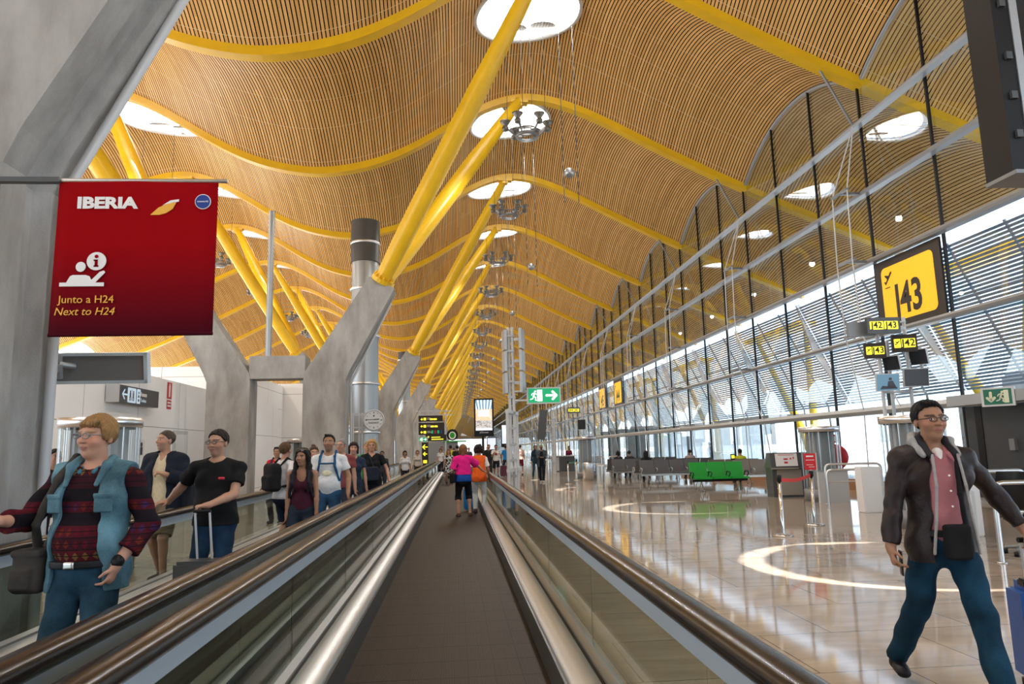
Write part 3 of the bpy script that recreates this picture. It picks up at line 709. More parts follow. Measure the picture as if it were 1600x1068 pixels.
# ---------------------------------------------------------------- portable display, gantries, exit signs
def screen_mat():
    m = mat('advert_picture', (.5, .5, .5), .3); n = N(m)
    tc = n.n('TexCoord'); sp = n.n('SeparateXYZ'); n.l(tc.outputs['Object'], sp.inputs[0]); x, y = sp.outputs[0], sp.outputs[1]
    fan = n.math('FRACT', n.math('MULTIPLY', n.math('DIVIDE', x, n.math('ADD', y, 1.0)), 12.0))
    top = n.mix(n.math('GREATER_THAN', fan, .5), (.75, .88, 1.0), (.16, .30, .45))
    vo = n.n('TexVoronoi'); vo.inputs['Scale'].default_value = 16; n.l(tc.outputs['Object'], vo.inputs['Vector'])
    mid = n.mix(vo.outputs['Distance'], (.75, .42, .18), (.9, .75, .6)); crowd = n.mix(vo.outputs['Distance'], (.75, .72, .70), (.2, .18, .18))
    c = n.mix(n.math('GREATER_THAN', y, .34), mid, top); c = n.mix(n.math('LESS_THAN', y, -.12), c, crowd); c = n.mix(n.math('LESS_THAN', y, -.45), c, (.8, .85, .92))
    box = n.math('MULTIPLY', n.math('LESS_THAN', n.math('ABSOLUTE', x), .24), n.math('LESS_THAN', n.math('ABSOLUTE', n.math('ADD', y, -.17)), .13))
    c = n.mix(box, c, (.85, .88, .95))
    n.l(c, n.b.inputs['Base Color']); n.l(c, n.b.inputs['Emission Color']); n.b.inputs['Emission Strength'].default_value = .75
    return m
M['advert'] = screen_mat(); M['lscreen'] = mat('pale_screen', (.6, .68, .8), .3, emis=(.7, .8, .95), es=.7)
def display(name, label, x, y, w, zt, zb, m, pole_to):
    t = board(name, label, 'display', (x, y, (zt + zb) / 2), (0, -1, 0)); h = zt - zb
    MB().box((0, 0, -.05), (w, h, .1)).build('casing', M['black'], t)
    SH().rect(0, .06 * h, w * .84, h * .80, .001).build('screen', m, t)
    MB().box((-.05, -h / 2 - (zb - pole_to) / 2, -.06), (.10, zb - pole_to, .06)).build('pole', M['black'], t)
    MB().box((-.05, -h / 2 - zb + .015, -.06), (.6, .03, .5)).build('foot_plate', M['black'], t)
    return t
t = display('advert_display', 'tall black framed advertising screen on a pole, lit with an interior picture', 1.18, 30.2, .83, 3.72, 2.12, M['advert'], 0)
text('JCDecaux', 0, -.63, .09, M['matwhite'], t, z=.003)
display('advert_display', 'pale lit advertising screen partly hidden behind the steel sign gantry', 4.3, 61, .95, 3.7, 1.75, M['lscreen'], 0)
display('advert_display', 'small pale lit screen below the tall advertising screen, farther off', 3.45, 70, .95, 2.75, 1.4, M['lscreen'], 0)

def gantry(label, x, y, H, rz, boxes):
    t = thing('sign_gantry', label, 'gantry', (x, y, 0), rz)
    for yy, h in ((-1.05, 2.85), (0, H), (1.05, 2.85)):
        for dx in ((-.07, .07) if yy == 0 else (0,)): MB().tube([(dx, yy, 0), (dx, yy, h)], .055, 8).build('post', M['lgrey'], t)
    for q in (2.84, .85): MB().bx(-.06, .06, -1.1, 1.1, q - .06, q + .06).build('crossbar', M['lgrey'], t)
    c = MB()
    for z in np.arange(.6, H, .55): c.bx(-.13, .13, -.08, .08, z, z + .07)
    c.build('clamp', M['alu'], t)
    return t
g1 = gantry('tall steel sign gantry of triple posts carrying grey sign boxes', 1.99, 25.2, 5.9, -.24, 3)
for k in range(3):
    for s in (-1, 1):
        zz = 5.45 - .78 * k
        o = MB().box((0, 0, 0), (.10, .62, .72)).build('flight_monitor', M['alu']); o.rotation_euler = (0, 0, -.28 if s > 0 else .1); o.location = (2.38 if s > 0 else 1.78, 25.05 if s > 0 else 25.4, zz)
        tag(o, 'grey monitor on the %s side of the tall gantry, %s down' % ('facade' if s > 0 else 'walkway', nth(k)), 'monitor', 'gantry monitors')
        MB().box((-.16 * s, 0, 0), (.24, .08, .1)).build('bracket', M['lgrey'], o)
def exit_sign(label, c, n, w, h, arrow_ang, man_first=True, door=True, glow=True):
    t = board('exit_sign', label, 'exit sign', c, n)
    MB().box((0, 0, -.06), (w + .10, h + .08, .13)).build('housing', M['lgrey'], t)
    SH().rect(0, 0, w, h, .006).build('panel', M['sgreen'] if glow else M['dgreen'], t)
    mw = M['swhite'] if glow else M['cream']
    k = -1 if man_first else 1; s = SH(); mx = k * w * .22
    s.arrow(-k * w * .24, 0, min(w * .34, h * .7), h * .17, arrow_ang, .01, .38); s.build('arrow', mw, t); s = SH()
    run = SH(); running_man(run, mx - .09 * w, -.02 * h, h * .82, .016 if door else .01)
    s.rect(mx + .085 * w, 0, w * .17, h * .82, .01); s.build('doorway', mw, t)
    running_man(SH(), mx - .085 * w, -.01 * h, h * .78, .014).build('running_figure', mw, t)
    return t
M['dgreen'] = mat('sign_green', (.0, .13, .07), .4); M['cream'] = mat('sign_cream', (.72, .75, .55), .5)
xs = exit_sign('lit green exit sign with running figure and right arrow on the tall gantry', (3.13, 25.1, 3.42), (0, -1, 0), 1.12, .50, 0.0)
for q in (.16, -.16): MB().tube([(-1.06, q, -.08), (-.55, q, -.08)], .035, 6).build('support_arm', M['lgrey'], xs)
exit_sign('green exit sign with down arrow on the beam above the dark doorway', (12.0, 14.9, 2.44), (-1, -.75, 0), .54, .34, -PI / 2, False, glow=False)
t = gantry('second steel sign gantry farther off, right of the lit exit sign', 6.15, 45, 4.0, -.1, 0)
o = MB().box((0, 0, 0), (.5, .12, 1.9)).build('flight_monitor', M['dgrey']); o.location = (5.45, 45, 3.05); o.rotation_euler = (0, .12, 0)
tag(o, 'dark tilted monitor bank on the second gantry', 'monitor')
MB().bx(.22, .55, -.03, .03, .3, .36).bx(.22, .55, -.03, .03, -.4, -.34).build('bracket', M['lgrey'], o)

# ---------------------------------------------------------------- gate signs on the facade
def plane_icon(s, x, y, u, z):
    s.poly([(x - 1.0 * u, y - .9 * u), (x - .7 * u, y - 1.05 * u), (x + 1.15 * u, y + .75 * u), (x + .95 * u, y + 1.0 * u), (x + .7 * u, y + .9 * u)], z)
    s.poly([(x - .2 * u, y - .2 * u), (x - .95 * u, y + .55 * u), (x - .7 * u, y + .65 * u), (x + .35 * u, y + .35 * u)], z); s.poly([(x - .8 * u, y - .8 * u), (x - 1.25 * u, y - .55 * u), (x - 1.0 * u, y - .45 * u), (x - .5 * u, y - .55 * u)], z)
    s.rect(x - .3 * u, y - 1.6 * u, 1.4 * u, .16 * u, z); return s
def gate_sign(txt, y, label):
    t = board('gate_sign', label, 'gate sign', (12.58, y, 5.74), (-1, 0, 0))
    MB().box((0, 0, -.03), (2.86, 2.04, .06)).build('backing', M['ink'], t)
    SH().poly([(x - .0, yy - .03) for x, yy in rrect(2.3, 1.62, .17)], .002).build('panel', M['syellow'], t)
    text(txt, -.0, -.30, 1.22, M['ink'], t, z=.01, bold=.03, sx=.80)
    plane_icon(SH(), -.83, .45, .17, .008).build('aircraft_pictogram', M['ink'], t)
gate_sign('J43', 18.4, 'large yellow gate sign J43 on dark backing, high on the facade')
gate_sign('J44', 54.4, 'distant yellow gate sign J44 on the facade')
gate_sign('J45', 60.4, 'distant yellow gate sign J45 on the facade, the farther one')

def lcd_sign(label, c, n, w, h, cells, back, plane=False):
    t = board('gate_indicator', label, 'gate sign', c, n)
    MB().box((0, 0, -.04), (w, h, .08)).build('housing', back, t); MB().bx(.02, .08, -.03, .03, -.40, -.06).build('bracket', M['lgrey'], t)
    x = -w / 2 + .06 * w
    for body, cw in cells:
        SH().poly([(x + cw * w / 2 + a, b) for a, b in rrect(cw * w - .015, h * .52, .012, 3)], .002).build('lit_panel', M['slime'], t)
        if body: text(body, x + cw * w / 2, 0, h * .56, M['ink'], t, z=.007, bold=.003)
        else: plane_icon(SH(), x + cw * w / 2, .03 * h, h * .12, .006).build('aircraft_pictogram', M['ink'], t)
        x += cw * w
    return t
YP = 12.5; DX = .25
lcd_sign('small dark sign reading J42 J43 in two lit yellow cells', (7.52 + DX, YP - .35, 3.61), (-.08, -1, 0), .60, .29, [('J42', .44), ('J43', .44)], M['dgrey'])
o = board('sign_box', 'grey sign box seen from behind, left of the J42 J43 sign', 'sign', (7.22 + DX, YP - .15, 3.58), (-.08, -1, 0)); MB().box((0, 0, -.05), (.5, .26, .08)).build('housing', M['mgrey'], o); MB().bx(.2, .8, -.03, .03, -.08, -.02).build('bracket', M['alu'], o)
lcd_sign('tilted small dark sign with aircraft symbol and J43', (7.40 + DX, YP - .2, 3.17), (-.35, -1, 0), .36, .28, [('', .30), ('J43', .58)], M['ink'])
lcd_sign('tilted small dark sign with aircraft symbol and J42', (7.98 + DX, YP - .2, 3.30), (-.35, -1, 0), .42, .32, [('', .30), ('J42', .58)], M['ink'])
t = thing('sign_post', 'cluster of steel sign posts above the ribbed air column behind the jacket man', 'post', (7.95 + DX, YP, 0))
for x, y_, z0, z1 in ((-.36, 0, 1.98, 3.75), (-.12, .1, 1.98, 3.4), (.20, .02, 1.98, 3.82), (.48, .05, 2.55, 3.25)):
    MB().tube([(x, y_, z0), (x, y_, z1)], .033, 8).build('post', M['lgrey'], t)
for a, b in (((-.36, .02, 2.42), (.5, .05, 2.42)), ((-.36, .02, 2.6), (.5, .05, 2.6)), ((-.4, 0, 3.66), (.22, 0, 3.74)), ((.2, .02, 3.25), (.5, .05, 3.2))): MB().tube([a, b], .022, 6).build('crossbar', M['lgrey'], t)
M['dscreen'] = mat('dark_screen', (.02, .022, .026), .15)
def blue_screen():
    m = mat('lit_blue_screen', (.1, .2, .28), .2, emis=(.08, .2, .3), es=.6); return m
M['bscreen'] = blue_screen()
def monitor(label, c, n, w, h, m):
    t = board('gate_monitor', label, 'monitor', c, n)
    MB().box((0, 0, -.03), (w, h, .06)).box((0, 0, -.11), (w * .6, h * .7, .1)).build('casing', M['lgrey'], t)
    SH().rect(0, 0, w * .95, h * .93, .001).build('screen', m, t); MB().bx(-.04, .04, -.03, .03, -.26, -.1).build('bracket', M['lgrey'], t); return t
t = monitor('lit gate monitor showing a seated figure, left of the blank one', (7.55 + DX, YP - .25, 2.58), (-.22, -1, -.12), .40, .31, M['bscreen'])
SH().disc(.04, .06, .028, .005).poly([(-.02, -.1), (.0, .02), (.08, .03), (.14, -.1)], .005).poly([(-.14, -.12), (.15, -.12), (.15, -.09), (-.1, -.06)], .005).build('screen_figure', M['dscreen'], t)
monitor('blank dark gate monitor above the leather jacket man', (8.10 + DX, YP - .25, 2.66), (-.22, -1, -.12), .43, .33, M['dscreen'])
monitor('narrow side-turned gate monitor below the J43 sign', (7.73 + DX, YP - .12, 2.94), (-1, -.55, -.25), .30, .27, M['dscreen'])
monitor('narrow side-turned gate monitor below the J42 sign', (8.28 + DX, YP - .1, 3.05), (-1, -.55, -.25), .32, .29, M['dscreen'])

t = thing('sign_post', 'slim steel sign post above the far ribbed air column by the bin', 'post', (6.75, 37.2, 0)); MB().tube([(-.1, 0, 2.1), (-.1, 0, 3.75)], .035, 8).build('post', M['lgrey'], t); MB().tube([(-.55, 0, 3.5), (.0, 0, 3.5)], .03, 6).build('crossbar', M['lgrey'], t)
lcd_sign('small far dark sign with two lit yellow cells above the steel bin', (6.15, 36.95, 3.5), (0, -1, 0), .66, .30, [('J44', .44), ('J45', .44)], M['dgrey'])
monitor('far small gate monitor hanging above the distant ribbed air column', (6.55, 36.98, 2.75), (-.2, -1, 0), .42, .55, M['dscreen'])
# far overhead direction signs (left) and their post
t = thing('sign_post', 'steel lattice post carrying the stacked black direction signs', 'post', (-2.45, 48.3, 0))
for x in (0, 1.75): MB().tube([(x, 0, 0), (x, 0, 4.3)], .05, 8).build('post', M['lgrey'], t)
for q in (4.24, 3.97): MB().bx(-.2, 2.2, -.04, .04, q - .03, q + .03).build('crossbar', M['lgrey'], t)
rows = [(3.74, 1.62, 'H'), (3.26, 1.72, 'J'), (2.86, 1.72, 'K')]
for k, (z, w, b) in enumerate(rows):
    t = board('direction_sign', 'black overhead direction sign with yellow arrows, %s of the stack on the lattice post' % nth(k), 'direction sign', (-2.5 + w / 2, 48.2, z), (0, -1, 0), 'stacked direction signs')
    MB().box((0, 0, -.05), (w, .40, .1)).build('panel', M['ink'], t)
    s = SH(); s.arrow(-w / 2 + .22, -.03, .14, .035, -PI / 2 if k == 0 else PI); s.rect(-w / 2 + .42, -.03, .17, .17)
    if k < 2: s.rect(.05, -.05, .22, .12).rect(.30, -.05, .22, .12)
    s.build('yellow_symbols', M['slime'], t)
    SH().rect(-w / 2 + .68, .03, .22, .03, .002).rect(-w / 2 + .72, -.05, .3, .03, .002).build('lettering_lines', M['matwhite'], t)
    if k == 2:
        for j, mm in enumerate(('sgreen', 'red', 'sgreen', 'navy')): SH().rect(.05 + j * .2, -.02, .12, .2, .002).build('service_symbol', M[mm], t)
t = board('direction_sign', 'black direction sign with yellow letters, lowest of the lattice post', 'direction sign', (-1.35, 48.2, 2.45), (0, -1, 0), 'stacked direction signs')
MB().box((0, 0, -.05), (1.4, .42, .1)).build('panel', M['ink'], t); SH().arrow(-.5, .05, .12, .03, PI / 2).rect(.0, .04, .6, .06).rect(.1, -.1, .8, .07).build('yellow_symbols', M['slime'], t)
exit_sign('small lit green exit sign on the lattice post under the stacked signs', (-2.2, 48.14, 2.36), (0, -1, 0), .52, .26, 0.0)
t = board('direction_totem', 'upright black totem with yellow arrows below the stacked signs', 'direction sign', (-2.05, 47.6, 1.3), (0, -1, 0))
MB().box((0, 0, -.06), (.42, 1.7, .12)).build('panel', M['ink'], t); SH().arrow(0, .55, .3, .06, PI).build('yellow_arrow', M['slime'], t); SH().arrow(0, .1, .22, .06, PI).build('yellow_arrow', M['slime'], t); SH().rect(0, -.4, .25, .2).build('yellow_square', M['slime'], t); MB().box((0, -1.07, -.06), (.3, .46, .1)).build('foot', M['mgrey'], t)
t = thing('coffee_kiosk', 'green fronted coffee kiosk with round emblem sign far down the hall', 'kiosk', (-1.0, 86, 0))
MB().bx(-2.4, 1.2, 0, 3, 0, 2.6).build('stall', M['mgrey'], t); MB().bx(-.5, 2.2, -.4, 0, 2.6, 2.75).build('awning', M['green'], t)
b = board('round_emblem', '', '', (0, 0, 0), (0, -1, 0)); del b['label'], b['category']; b.parent = t; b.location = (.55, -.35, 3.45)
SH().disc(0, 0, .68, 0, .08, 28).build('dark_disc', M['black'], b); SH().disc(0, -.08, .42, .085, .01, 20, .46).build('pale_ring', M['matwhite'], b); SH().disc(0, -.05, .3, .1, .01, 20, .34).build('green_centre', M['green'], b)

# ---------------------------------------------------------------- right: near screen, counters, stanchions, rails
t = thing('overhead_screen', 'big black overhead screen casing at the top right, closest to the viewer', 'screen', (4.31, 5.05, 3.57), .0)
MB().bx(.02, 1.6, -.10, .02, .0, 3.2).build('back_panel', M['dscreen'], t)
MB().bx(-.01, .14, -.16, .12, .0, 3.2).build('edge_frame', M['black'], t)
MB().bx(.135, .20, -.17, -.10, .05, 3.2).build('silver_strip', M['alu'], t)
MB().bx(-.02, 1.6, -.2, .12, -.03, .0).build('lower_trim', M['mgrey'], t)
for z in (.3, .62, .95, 1.4, 1.9): MB().box((.07, -.17, z), (.05, .03, .06)).build('hinge', M['dgrey'], t)
MB().tube([(.5, 0, 3.1), (.5, 0, 9.8)], .03, 6).tube([(1.4, 0, 3.1), (1.4, 0, 9.6)], .03, 6).build('suspension_rod', M['mgrey'], t)

t = thing('boarding_counter', 'dark boarding counter with beige front and paper notice beside the green bench', 'counter', (9.62, 20.5, 0), -.12)
F = lambda u, v, w: (w, u, v)
MB().rings([[(-.55, -.35, z) for z in (0,)] and [(-.5, -.38, 0), (.5, -.38, 0), (.62, .5, 0), (-.42, .5, 0)], [(-.5, -.40, .82), (.5, -.40, .82), (.62, .5, .82), (-.42, .5, .82)], [(-.56, -.52, .84), (.54, -.52, .84), (.64, .5, .84), (-.46, .5, .84)], [(-.56, -.45, 1.26), (.54, -.45, 1.26), (.64, .2, 1.26), (-.46, .2, 1.26)]], True, True, False).build('body', M['cntr'] if 'cntr' in M else M['dgrey'], t)
M['beige'] = mat('beige_laminate', (.30, .27, .23), .5)
MB().bx(-.38, .32, -.405, -.39, .06, .78).build('front_panel', M['beige'], t)
MB().bx(-.56, .2, -.56, -.45, .80, .84).build('shelf', M['beige'], t)
nb = MB().box((0, 0, 0), (.62, .012, .36)); o = nb.build('notice', M['matwhite'], t); o.location = (-.12, -.515, 1.06); o.rotation_euler = (-.17, 0, 0)
q = SH().rect(-.02, .02, .12, .04, .0).rect(.12, .03, .04, .05).rect(.2, .05, .03, .06).rect(-.02, -.08, .1, .05).rect(0, .14, .45, .015).build('notice_print', M['red'], o); q.rotation_euler = (PI / 2, 0, 0); q.location = (0, -.008, 0)
t = thing('low_partition', 'plain grey low partition panel between counter and ribbed air column', 'partition', (9.85, 18.65, 0))
MB().bx(-.55, .25, -.68, -.60, 0, .78).build('panel', M['lgrey'], t); MB().bx(-.57, .27, -.7, -.58, .78, .81).build('top_cap', M['alu'], t)
def stanchion(x, y, label):
    t = thing('queue_post', label, 'queue post', (x, y, 0), group='queue posts')
    MB().lathe([(0, 0), (.165, 0), (.17, .012), (.12, .03), (.04, .045), (0, .045)], n=28).build('base', M['chrome'], t)
    MB().lathe([(.03, .04), (.03, .92), (0, .92)], n=16).build('pole', M['chrome'], t)
    MB().lathe([(.0, .9), (.04, .9), (.042, 1.0), (.02, 1.01), (0, 1.01)], n=16).build('cassette_head', M['black'], t); return t
stanchion(5.46, 11.9, 'chrome queue post in front, red belt running from it')
stanchion(6.72, 13.26, 'chrome queue post with the upright red placard on top')
def belt(label, a, b, z, m):
    R = []
    for k in range(13):
        q = k / 12; R.append([(a[0] + (b[0] - a[0]) * q, a[1] + (b[1] - a[1]) * q, z + dz - .05 * math.sin(PI * q)) for dz in (-.03, .03)])
    mb = MB(); 
    for r0, r1 in zip(R[:-1], R[1:]):
        mb.add([r0[0], r1[0], r1[1], r0[1]] + [(p[0], p[1] + .004, p[2]) for p in (r0[0], r1[0], r1[1], r0[1])], [(0, 1, 2, 3), (7, 6, 5, 4), (0, 4, 5, 1), (3, 2, 6, 7)])
    o = mb.build('barrier_belt', m); tag(o, label, 'barrier belt'); return o
M['beltred'] = mat('red_barrier_webbing', (.75, .06, .06), .6)
belt('red barrier belt stretched between the two chrome queue posts', (5.49, 11.93), (6.69, 13.23), .93, M['beltred'])
t = board('placard', 'small upright red placard on the second chrome queue post', 'sign', (6.72, 13.26, 1.18), (-.25, -1, 0))
MB().box((0, 0, 0), (.21, .31, .02)).build('panel', M['red'], t); MB().box((.115, 0, -.005), (.02, .33, .03)).box((0, -.17, 0), (.03, .06, .02)).build('holder', M['lgrey'], t)
SH().rect(0, .1, .13, .025, .011).rect(0, .03, .15, .01, .011).rect(-.01, -.06, .12, .008, .011).rect(.02, -.1, .1, .008, .011).build('print', M['matwhite'], t)
def urail(name, label, p, q, h, r=.03, mid=None):
    p, q = Vector((*p, 0)), Vector((*q, 0)); d = (q - p).normalized(); k = .12; up = Vector((0, 0, 1))
    P = [p, p + up * (h - k)] + [p + d * k * (1 - math.cos(a)) + up * (h - k + k * math.sin(a)) for a in (.4, .8, 1.2)] + [p + d * k + up * h, q - d * k + up * h] + [q - d * k * (1 - math.cos(a)) + up * (h - k + k * math.sin(a)) for a in (1.2, .8, .4)] + [q + up * (h - k), q]
    t = thing(name, label, 'guard rail', (0, 0, 0), group='tubular guard rails'); MB().tube(P, r, 8).build('hoop', M['steel'], t)
    if mid: MB().tube([p + up * mid, q + up * mid], r * .7, 6).build('mid_bar', M['steel'], t)
    for w in (p, q): MB().lathe([(0, 0), (.055, 0), (.055, .012), (0, .012)], tuple(w), 12).build('floor_flange', M['steel'], t)
    return t
urail('guard_rail', 'tubular steel guard rail beside the red fire hose reel, nearer of two', (8.53, 16.1), (9.62, 15.8), .9)
urail('guard_rail', 'tubular steel guard rail behind the nearer one, by the hose reel', (9.3, 17.6), (10.6, 17.3), .98, .03, .55)
urail('guard_rail', 'tubular steel guard rail at the right edge beside the office chair', (6.75, 8.65), (8.3, 8.45), .98, .03, .62)
urail('guard_rail', 'tubular steel guard rail in front of the dark doorway', (7.9, 10.9), (9.0, 10.8), 1.02)
def cabinet(label, x, y, w, dd, h, m):
    t = thing('reader_cabinet', label, 'cabinet', (x, y, 0), -.1, 'white reader cabinets'); MB().box((0, 0, h / 2), (w, dd, h)).build('body', m, t, .015); MB().box((0, -dd / 2 - .003, h / 2), (w * .8, .006, h * .86)).build('door', M['white'], t); return t
cabinet('white upright cabinet beside the tubular rail and ribbed air column', 9.05, 15.3, .42, .35, .98, M['white'])
cabinet('white upright cabinet right of the leather jacket man by the doorway', 8.15, 11.2, .46, .35, 1.02, M['white'])
cabinet('low grey cabinet behind the jacket man at the right edge', 7.35, 10.4, .62, .4, .78, M['lgrey'])
t = thing('fire_hose_reel', 'red fire hose reel on a pale stand near the yellow outdoor strut', 'hose reel', (10.5, 19.3, 0))
R = MB().lathe([(.05, -.14), (.36, -.14), (.36, -.11), (.25, -.09), (.25, .09), (.36, .11), (.36, .14), (.05, .14)], n=30); o = R.build('drum', M['red'], t); o.location = (0, 0, 1.12); o.rotation_euler = (PI / 2, 0, -.5)
o = MB().lathe([(.255, -.09), (.31, -.06), (.32, 0), (.31, .06), (.255, .09)], n=30, caps=False).build('hose', M['black'], t); o.location = (0, 0, 1.12); o.rotation_euler = (PI / 2, 0, -.5)
MB().bx(-.06, .06, .16, .26, 0, 1.72).build('stand', M['lgrey'], t)
s = board('reel_sign', '', '', (0, 0, 0), (-.4, -1, 0)); del s['label'], s['category']; s.parent = t; s.location = (.05, .12, 1.62); SH().rect(0, 0, .24, .24).build('red_plate', M['red'], s); SH().rect(.06, 0, .06, .14, .004).rect(-.04, .0, .03, .14, .004).build('print', M['matwhite'], s)

# dark doorway in the facade
struct(MB().bx(XG - .12, XG + .25, 10.95, 16.75, .13, 2.3).build('door_2', M['mgrey2'] if 'mgrey2' in M else M['dgrey']))
dd = bpy.data.objects['door_2']
MB().bx(-.02, .0, 0, .22, .02, 2.2).build('door_gap', M['black'], dd).location = (XG - .115, 16.2, .1)
MB().bx(-.08, 0, 0, .16, 0, .26).build('card_reader', M['mgrey'], dd).location = (XG - .12, 15.2, 1.25)
MB().bx(-.06, 0, 0, .24, 0, .12).build('green_release', M['green'], dd).location = (XG - .12, 14.3, 1.32)
MB().bx(XG - .5, XG - .05, 10.95, 16.85, 2.33, 2.58).build('door_head_beam', M['alu'], dd)
struct(MB().bx(XG - .06, XG - .01, 16.9, 40, .0, .34).build('baseboard_right', M['wood'] if 'wood' in M else mat('brown_wood_base', (.30, .15, .06), .5)))

# office chair at the right edge
t = thing('office_chair', 'black office chair at the right edge behind the guard rail', 'chair', (7.55, 9.15, 0), 2.2)
MB().box((0, 0, .5), (.48, .46, .08)).build('seat', M['black'], t, .03)
MB().rings([[(-.2, .2, .6), (.2, .2, .6), (.2, .26, .6), (-.2, .26, .6)], [(-.24, .26, .85), (.24, .26, .85), (.24, .32, .85), (-.24, .32, .85)], [(-.18, .30, 1.1), (.18, .30, 1.1), (.18, .35, 1.1), (-.18, .35, 1.1)]], True, True, True).build('backrest', M['black'], t)
MB().tube([(0, .22, .62), (0, .2, .46)], .025, 8).tube([(0, 0, .46), (0, 0, .1)], .03, 10).build('gas_column', M['steel'], t)
for k in range(5):
    a = 2 * PI * k / 5; c, s_ = math.cos(a), math.sin(a)
    l = MB().tube([(0, 0, .12), (.28 * c, .28 * s_, .08)], [.03, .02], 6).build('leg', M['mgrey'], t); MB().lathe([(.0, -.03), (.03, -.03), (.03, .03), (0, .03)], (.28 * c, .28 * s_, .032), 10).build('caster', M['black'], l)

# ---------------------------------------------------------------- benches
M['seatgrey'] = mat('grey_seat_vinyl', (.10, .10, .105), .45); M['seattaupe'] = mat('taupe_seat_vinyl', (.20, .17, .145), .45)
def bench(x0, x1, y, n, m, label, facing=-1, armm='steel'):
    t = thing('waiting_bench', label, 'bench', ((x0 + x1) / 2, y, 0), 0 if facing < 0 else PI, 'airport waiting benches'); w = (x1 - x0) / n
    for k in range(n):
        x = -(x1 - x0) / 2 + w * (k + .5)
        MB().rings([[(x + s * (w / 2 - .015), yy + dy, z + dz) for s, dy, dz in ((-1, 0, 0), (1, 0, 0), (1, ty, tz), (-1, ty, tz))] for yy, z, ty, tz in ((-.50, .40, 0, .05), (-.28, .415, 0, .05), (-.04, .40, .0, .06))], True, True, False).build('seat', m, t)
        MB().rings([[(x + s * (w / 2 - .015), yy + dy, z) for s, dy in ((-1, 0), (1, 0), (1, .05), (-1, .05))] for yy, z in ((-.04, .43), (.03, .66), (.12, .95))], True, True, False).build('backrest', m, t)
    for k in range(n + 1):
        x = -(x1 - x0) / 2 + w * k
        MB().tube([(x, .0, .50), (x, -.12, .64), (x, -.36, .62), (x, -.40, .58), (x, -.22, .42)], .02, 6).build('armrest', M[armm], t)
    MB().bx(-(x1 - x0) / 2, (x1 - x0) / 2, -.28, -.20, .31, .39).build('beam', M['black'] if armm == 'black' else M['steel'], t)
    for x in (-(x1 - x0) / 2 + .3, (x1 - x0) / 2 - .3):
        MB().tube([(x, -.55, .02), (x, -.42, .05), (x, -.27, .32)], .02, 6).tube([(x, .1, .02), (x, -.05, .05), (x, -.22, .32)], .02, 6).build('leg', M['chrome'], t)
    return t
bench(7.93, 9.83, 24.1, 3, M['green'], 'bright green three-seat waiting bench', -1, 'black')
bench(7.72, 10.3, 30.0, 4, M['seatgrey'], 'dark grey four-seat bench behind and left of the green bench')
bench(7.45, 10.1, 34.2, 4, M['seatgrey'], 'dark grey bench leftmost in the waiting area, near the steel bin')
bench(10.4, 12.3, 26.4, 3, M['seattaupe'], 'taupe bench behind the green bench, beside the dark counter')
bench(9.2, 11.8, 38.0, 4, M['seatgrey'], 'dark grey bench facing the window, farthest row', 1)
bench(10.05, 12.0, 33.0, 3, M['seatgrey'], 'dark grey bench facing the window, below the seated grey-shirted man', 1)
bench(10.0, 12.1, 28.2, 3, M['seattaupe'], 'taupe bench facing the window, the yellow-shirted person on it', 1)
t = board('seat_notice', 'small black and yellow notice plate on top of a taupe bench back', 'notice', (10.45, 26.55, 1.06), (0, -1, 0)); MB().box((0, 0, -.02), (.17, .22, .03)).build('plate', M['black'], t); SH().rect(0, .01, .12, .12, .0).build('symbol', M['slime'], t)
# bin, far counters, barriers
t = thing('litter_bin', 'round brushed steel litter bin beside the far ribbed air column', 'bin', (6.28, 34.2, 0))
MB().lathe([(0, 0), (.27, 0), (.27, .80), (.25, .84), (0, .84)], n=28).build('body', M['steel'], t); MB().lathe([(.0, .84), (.2, .84), (.2, .86), (0, .86)], n=24).build('lid', M['black'], t)
t = thing('far_counter', 'dark far boarding counter where a person in red stands', 'counter', (7.2, 48.5, 0)); MB().box((0, 0, .5), (1.5, .6, 1.0)).build('body', M['dgrey'], t); MB().box((0, -.1, 1.03), (1.7, .8, .06)).build('worktop', M['lgrey'], t); MB().box((-.5, -.31, .5), (.4, .02, .9)).build('front_panel', M['lgrey'], t)
stanchion(4.85, 31.2, 'slim far queue post left of the steel bin, nearer of two'); stanchion(5.8, 34.6, 'slim far queue post left of the steel bin, farther of two')
M['beltgreen'] = mat('green_barrier_webbing', (.02, .30, .13), .6)
belt('green barrier belt between the two slim far queue posts', (4.87, 31.25), (5.78, 34.55), .93, M['beltgreen'])
urail('guard_rail', 'distant tubular guard rail right of the steel bin', (7.95, 42.0), (8.7, 42), 1.0, .035, .55); urail('guard_rail', 'distant tubular guard rail, second right of the steel bin', (9.0, 42.0), (9.7, 42), 1.0, .035, .55)
# ---------------------------------------------------------------- outside: jet bridge corridor, posts, far terminal
t = thing('boarding_corridor', 'long pale glazed boarding corridor outside behind the benches', 'corridor', (17.2, 0, 0))
MB().bx(-1.1, 1.1, 35.5, 92, -.34, .3).build('deck', M['lgrey'], t); MB().bx(-1.15, 1.15, 35.3, 92, 2.75, 2.98).build('roof', M['lgrey'], t)
for y in np.arange(35.5, 90, 4.5):
    MB().bx(-1.05, -1.0, y + .12, y + 4.38, .3, 2.75).build('wall_panel', M['hazewhite'], t); MB().bx(-1.1, -.95, y - .12, y + .12, .3, 2.75).build('post', M['oglass'], t)
t = thing('boarding_corridor', 'dark jet bridge head standing close outside the facade, left of the benches', 'corridor', (14.6, 56, 0)); MB().bx(-1.4, 1.4, 0, 9, .0, 2.9).build('cabin', M['oglass'], t); MB().bx(-1.45, 1.45, -.1, 9, 2.9, 3.1).build('roof', M['lgrey'], t); MB().bx(-1.3, 1.3, 1, 8, -.34, 0).build('base', M['mgrey'], t)
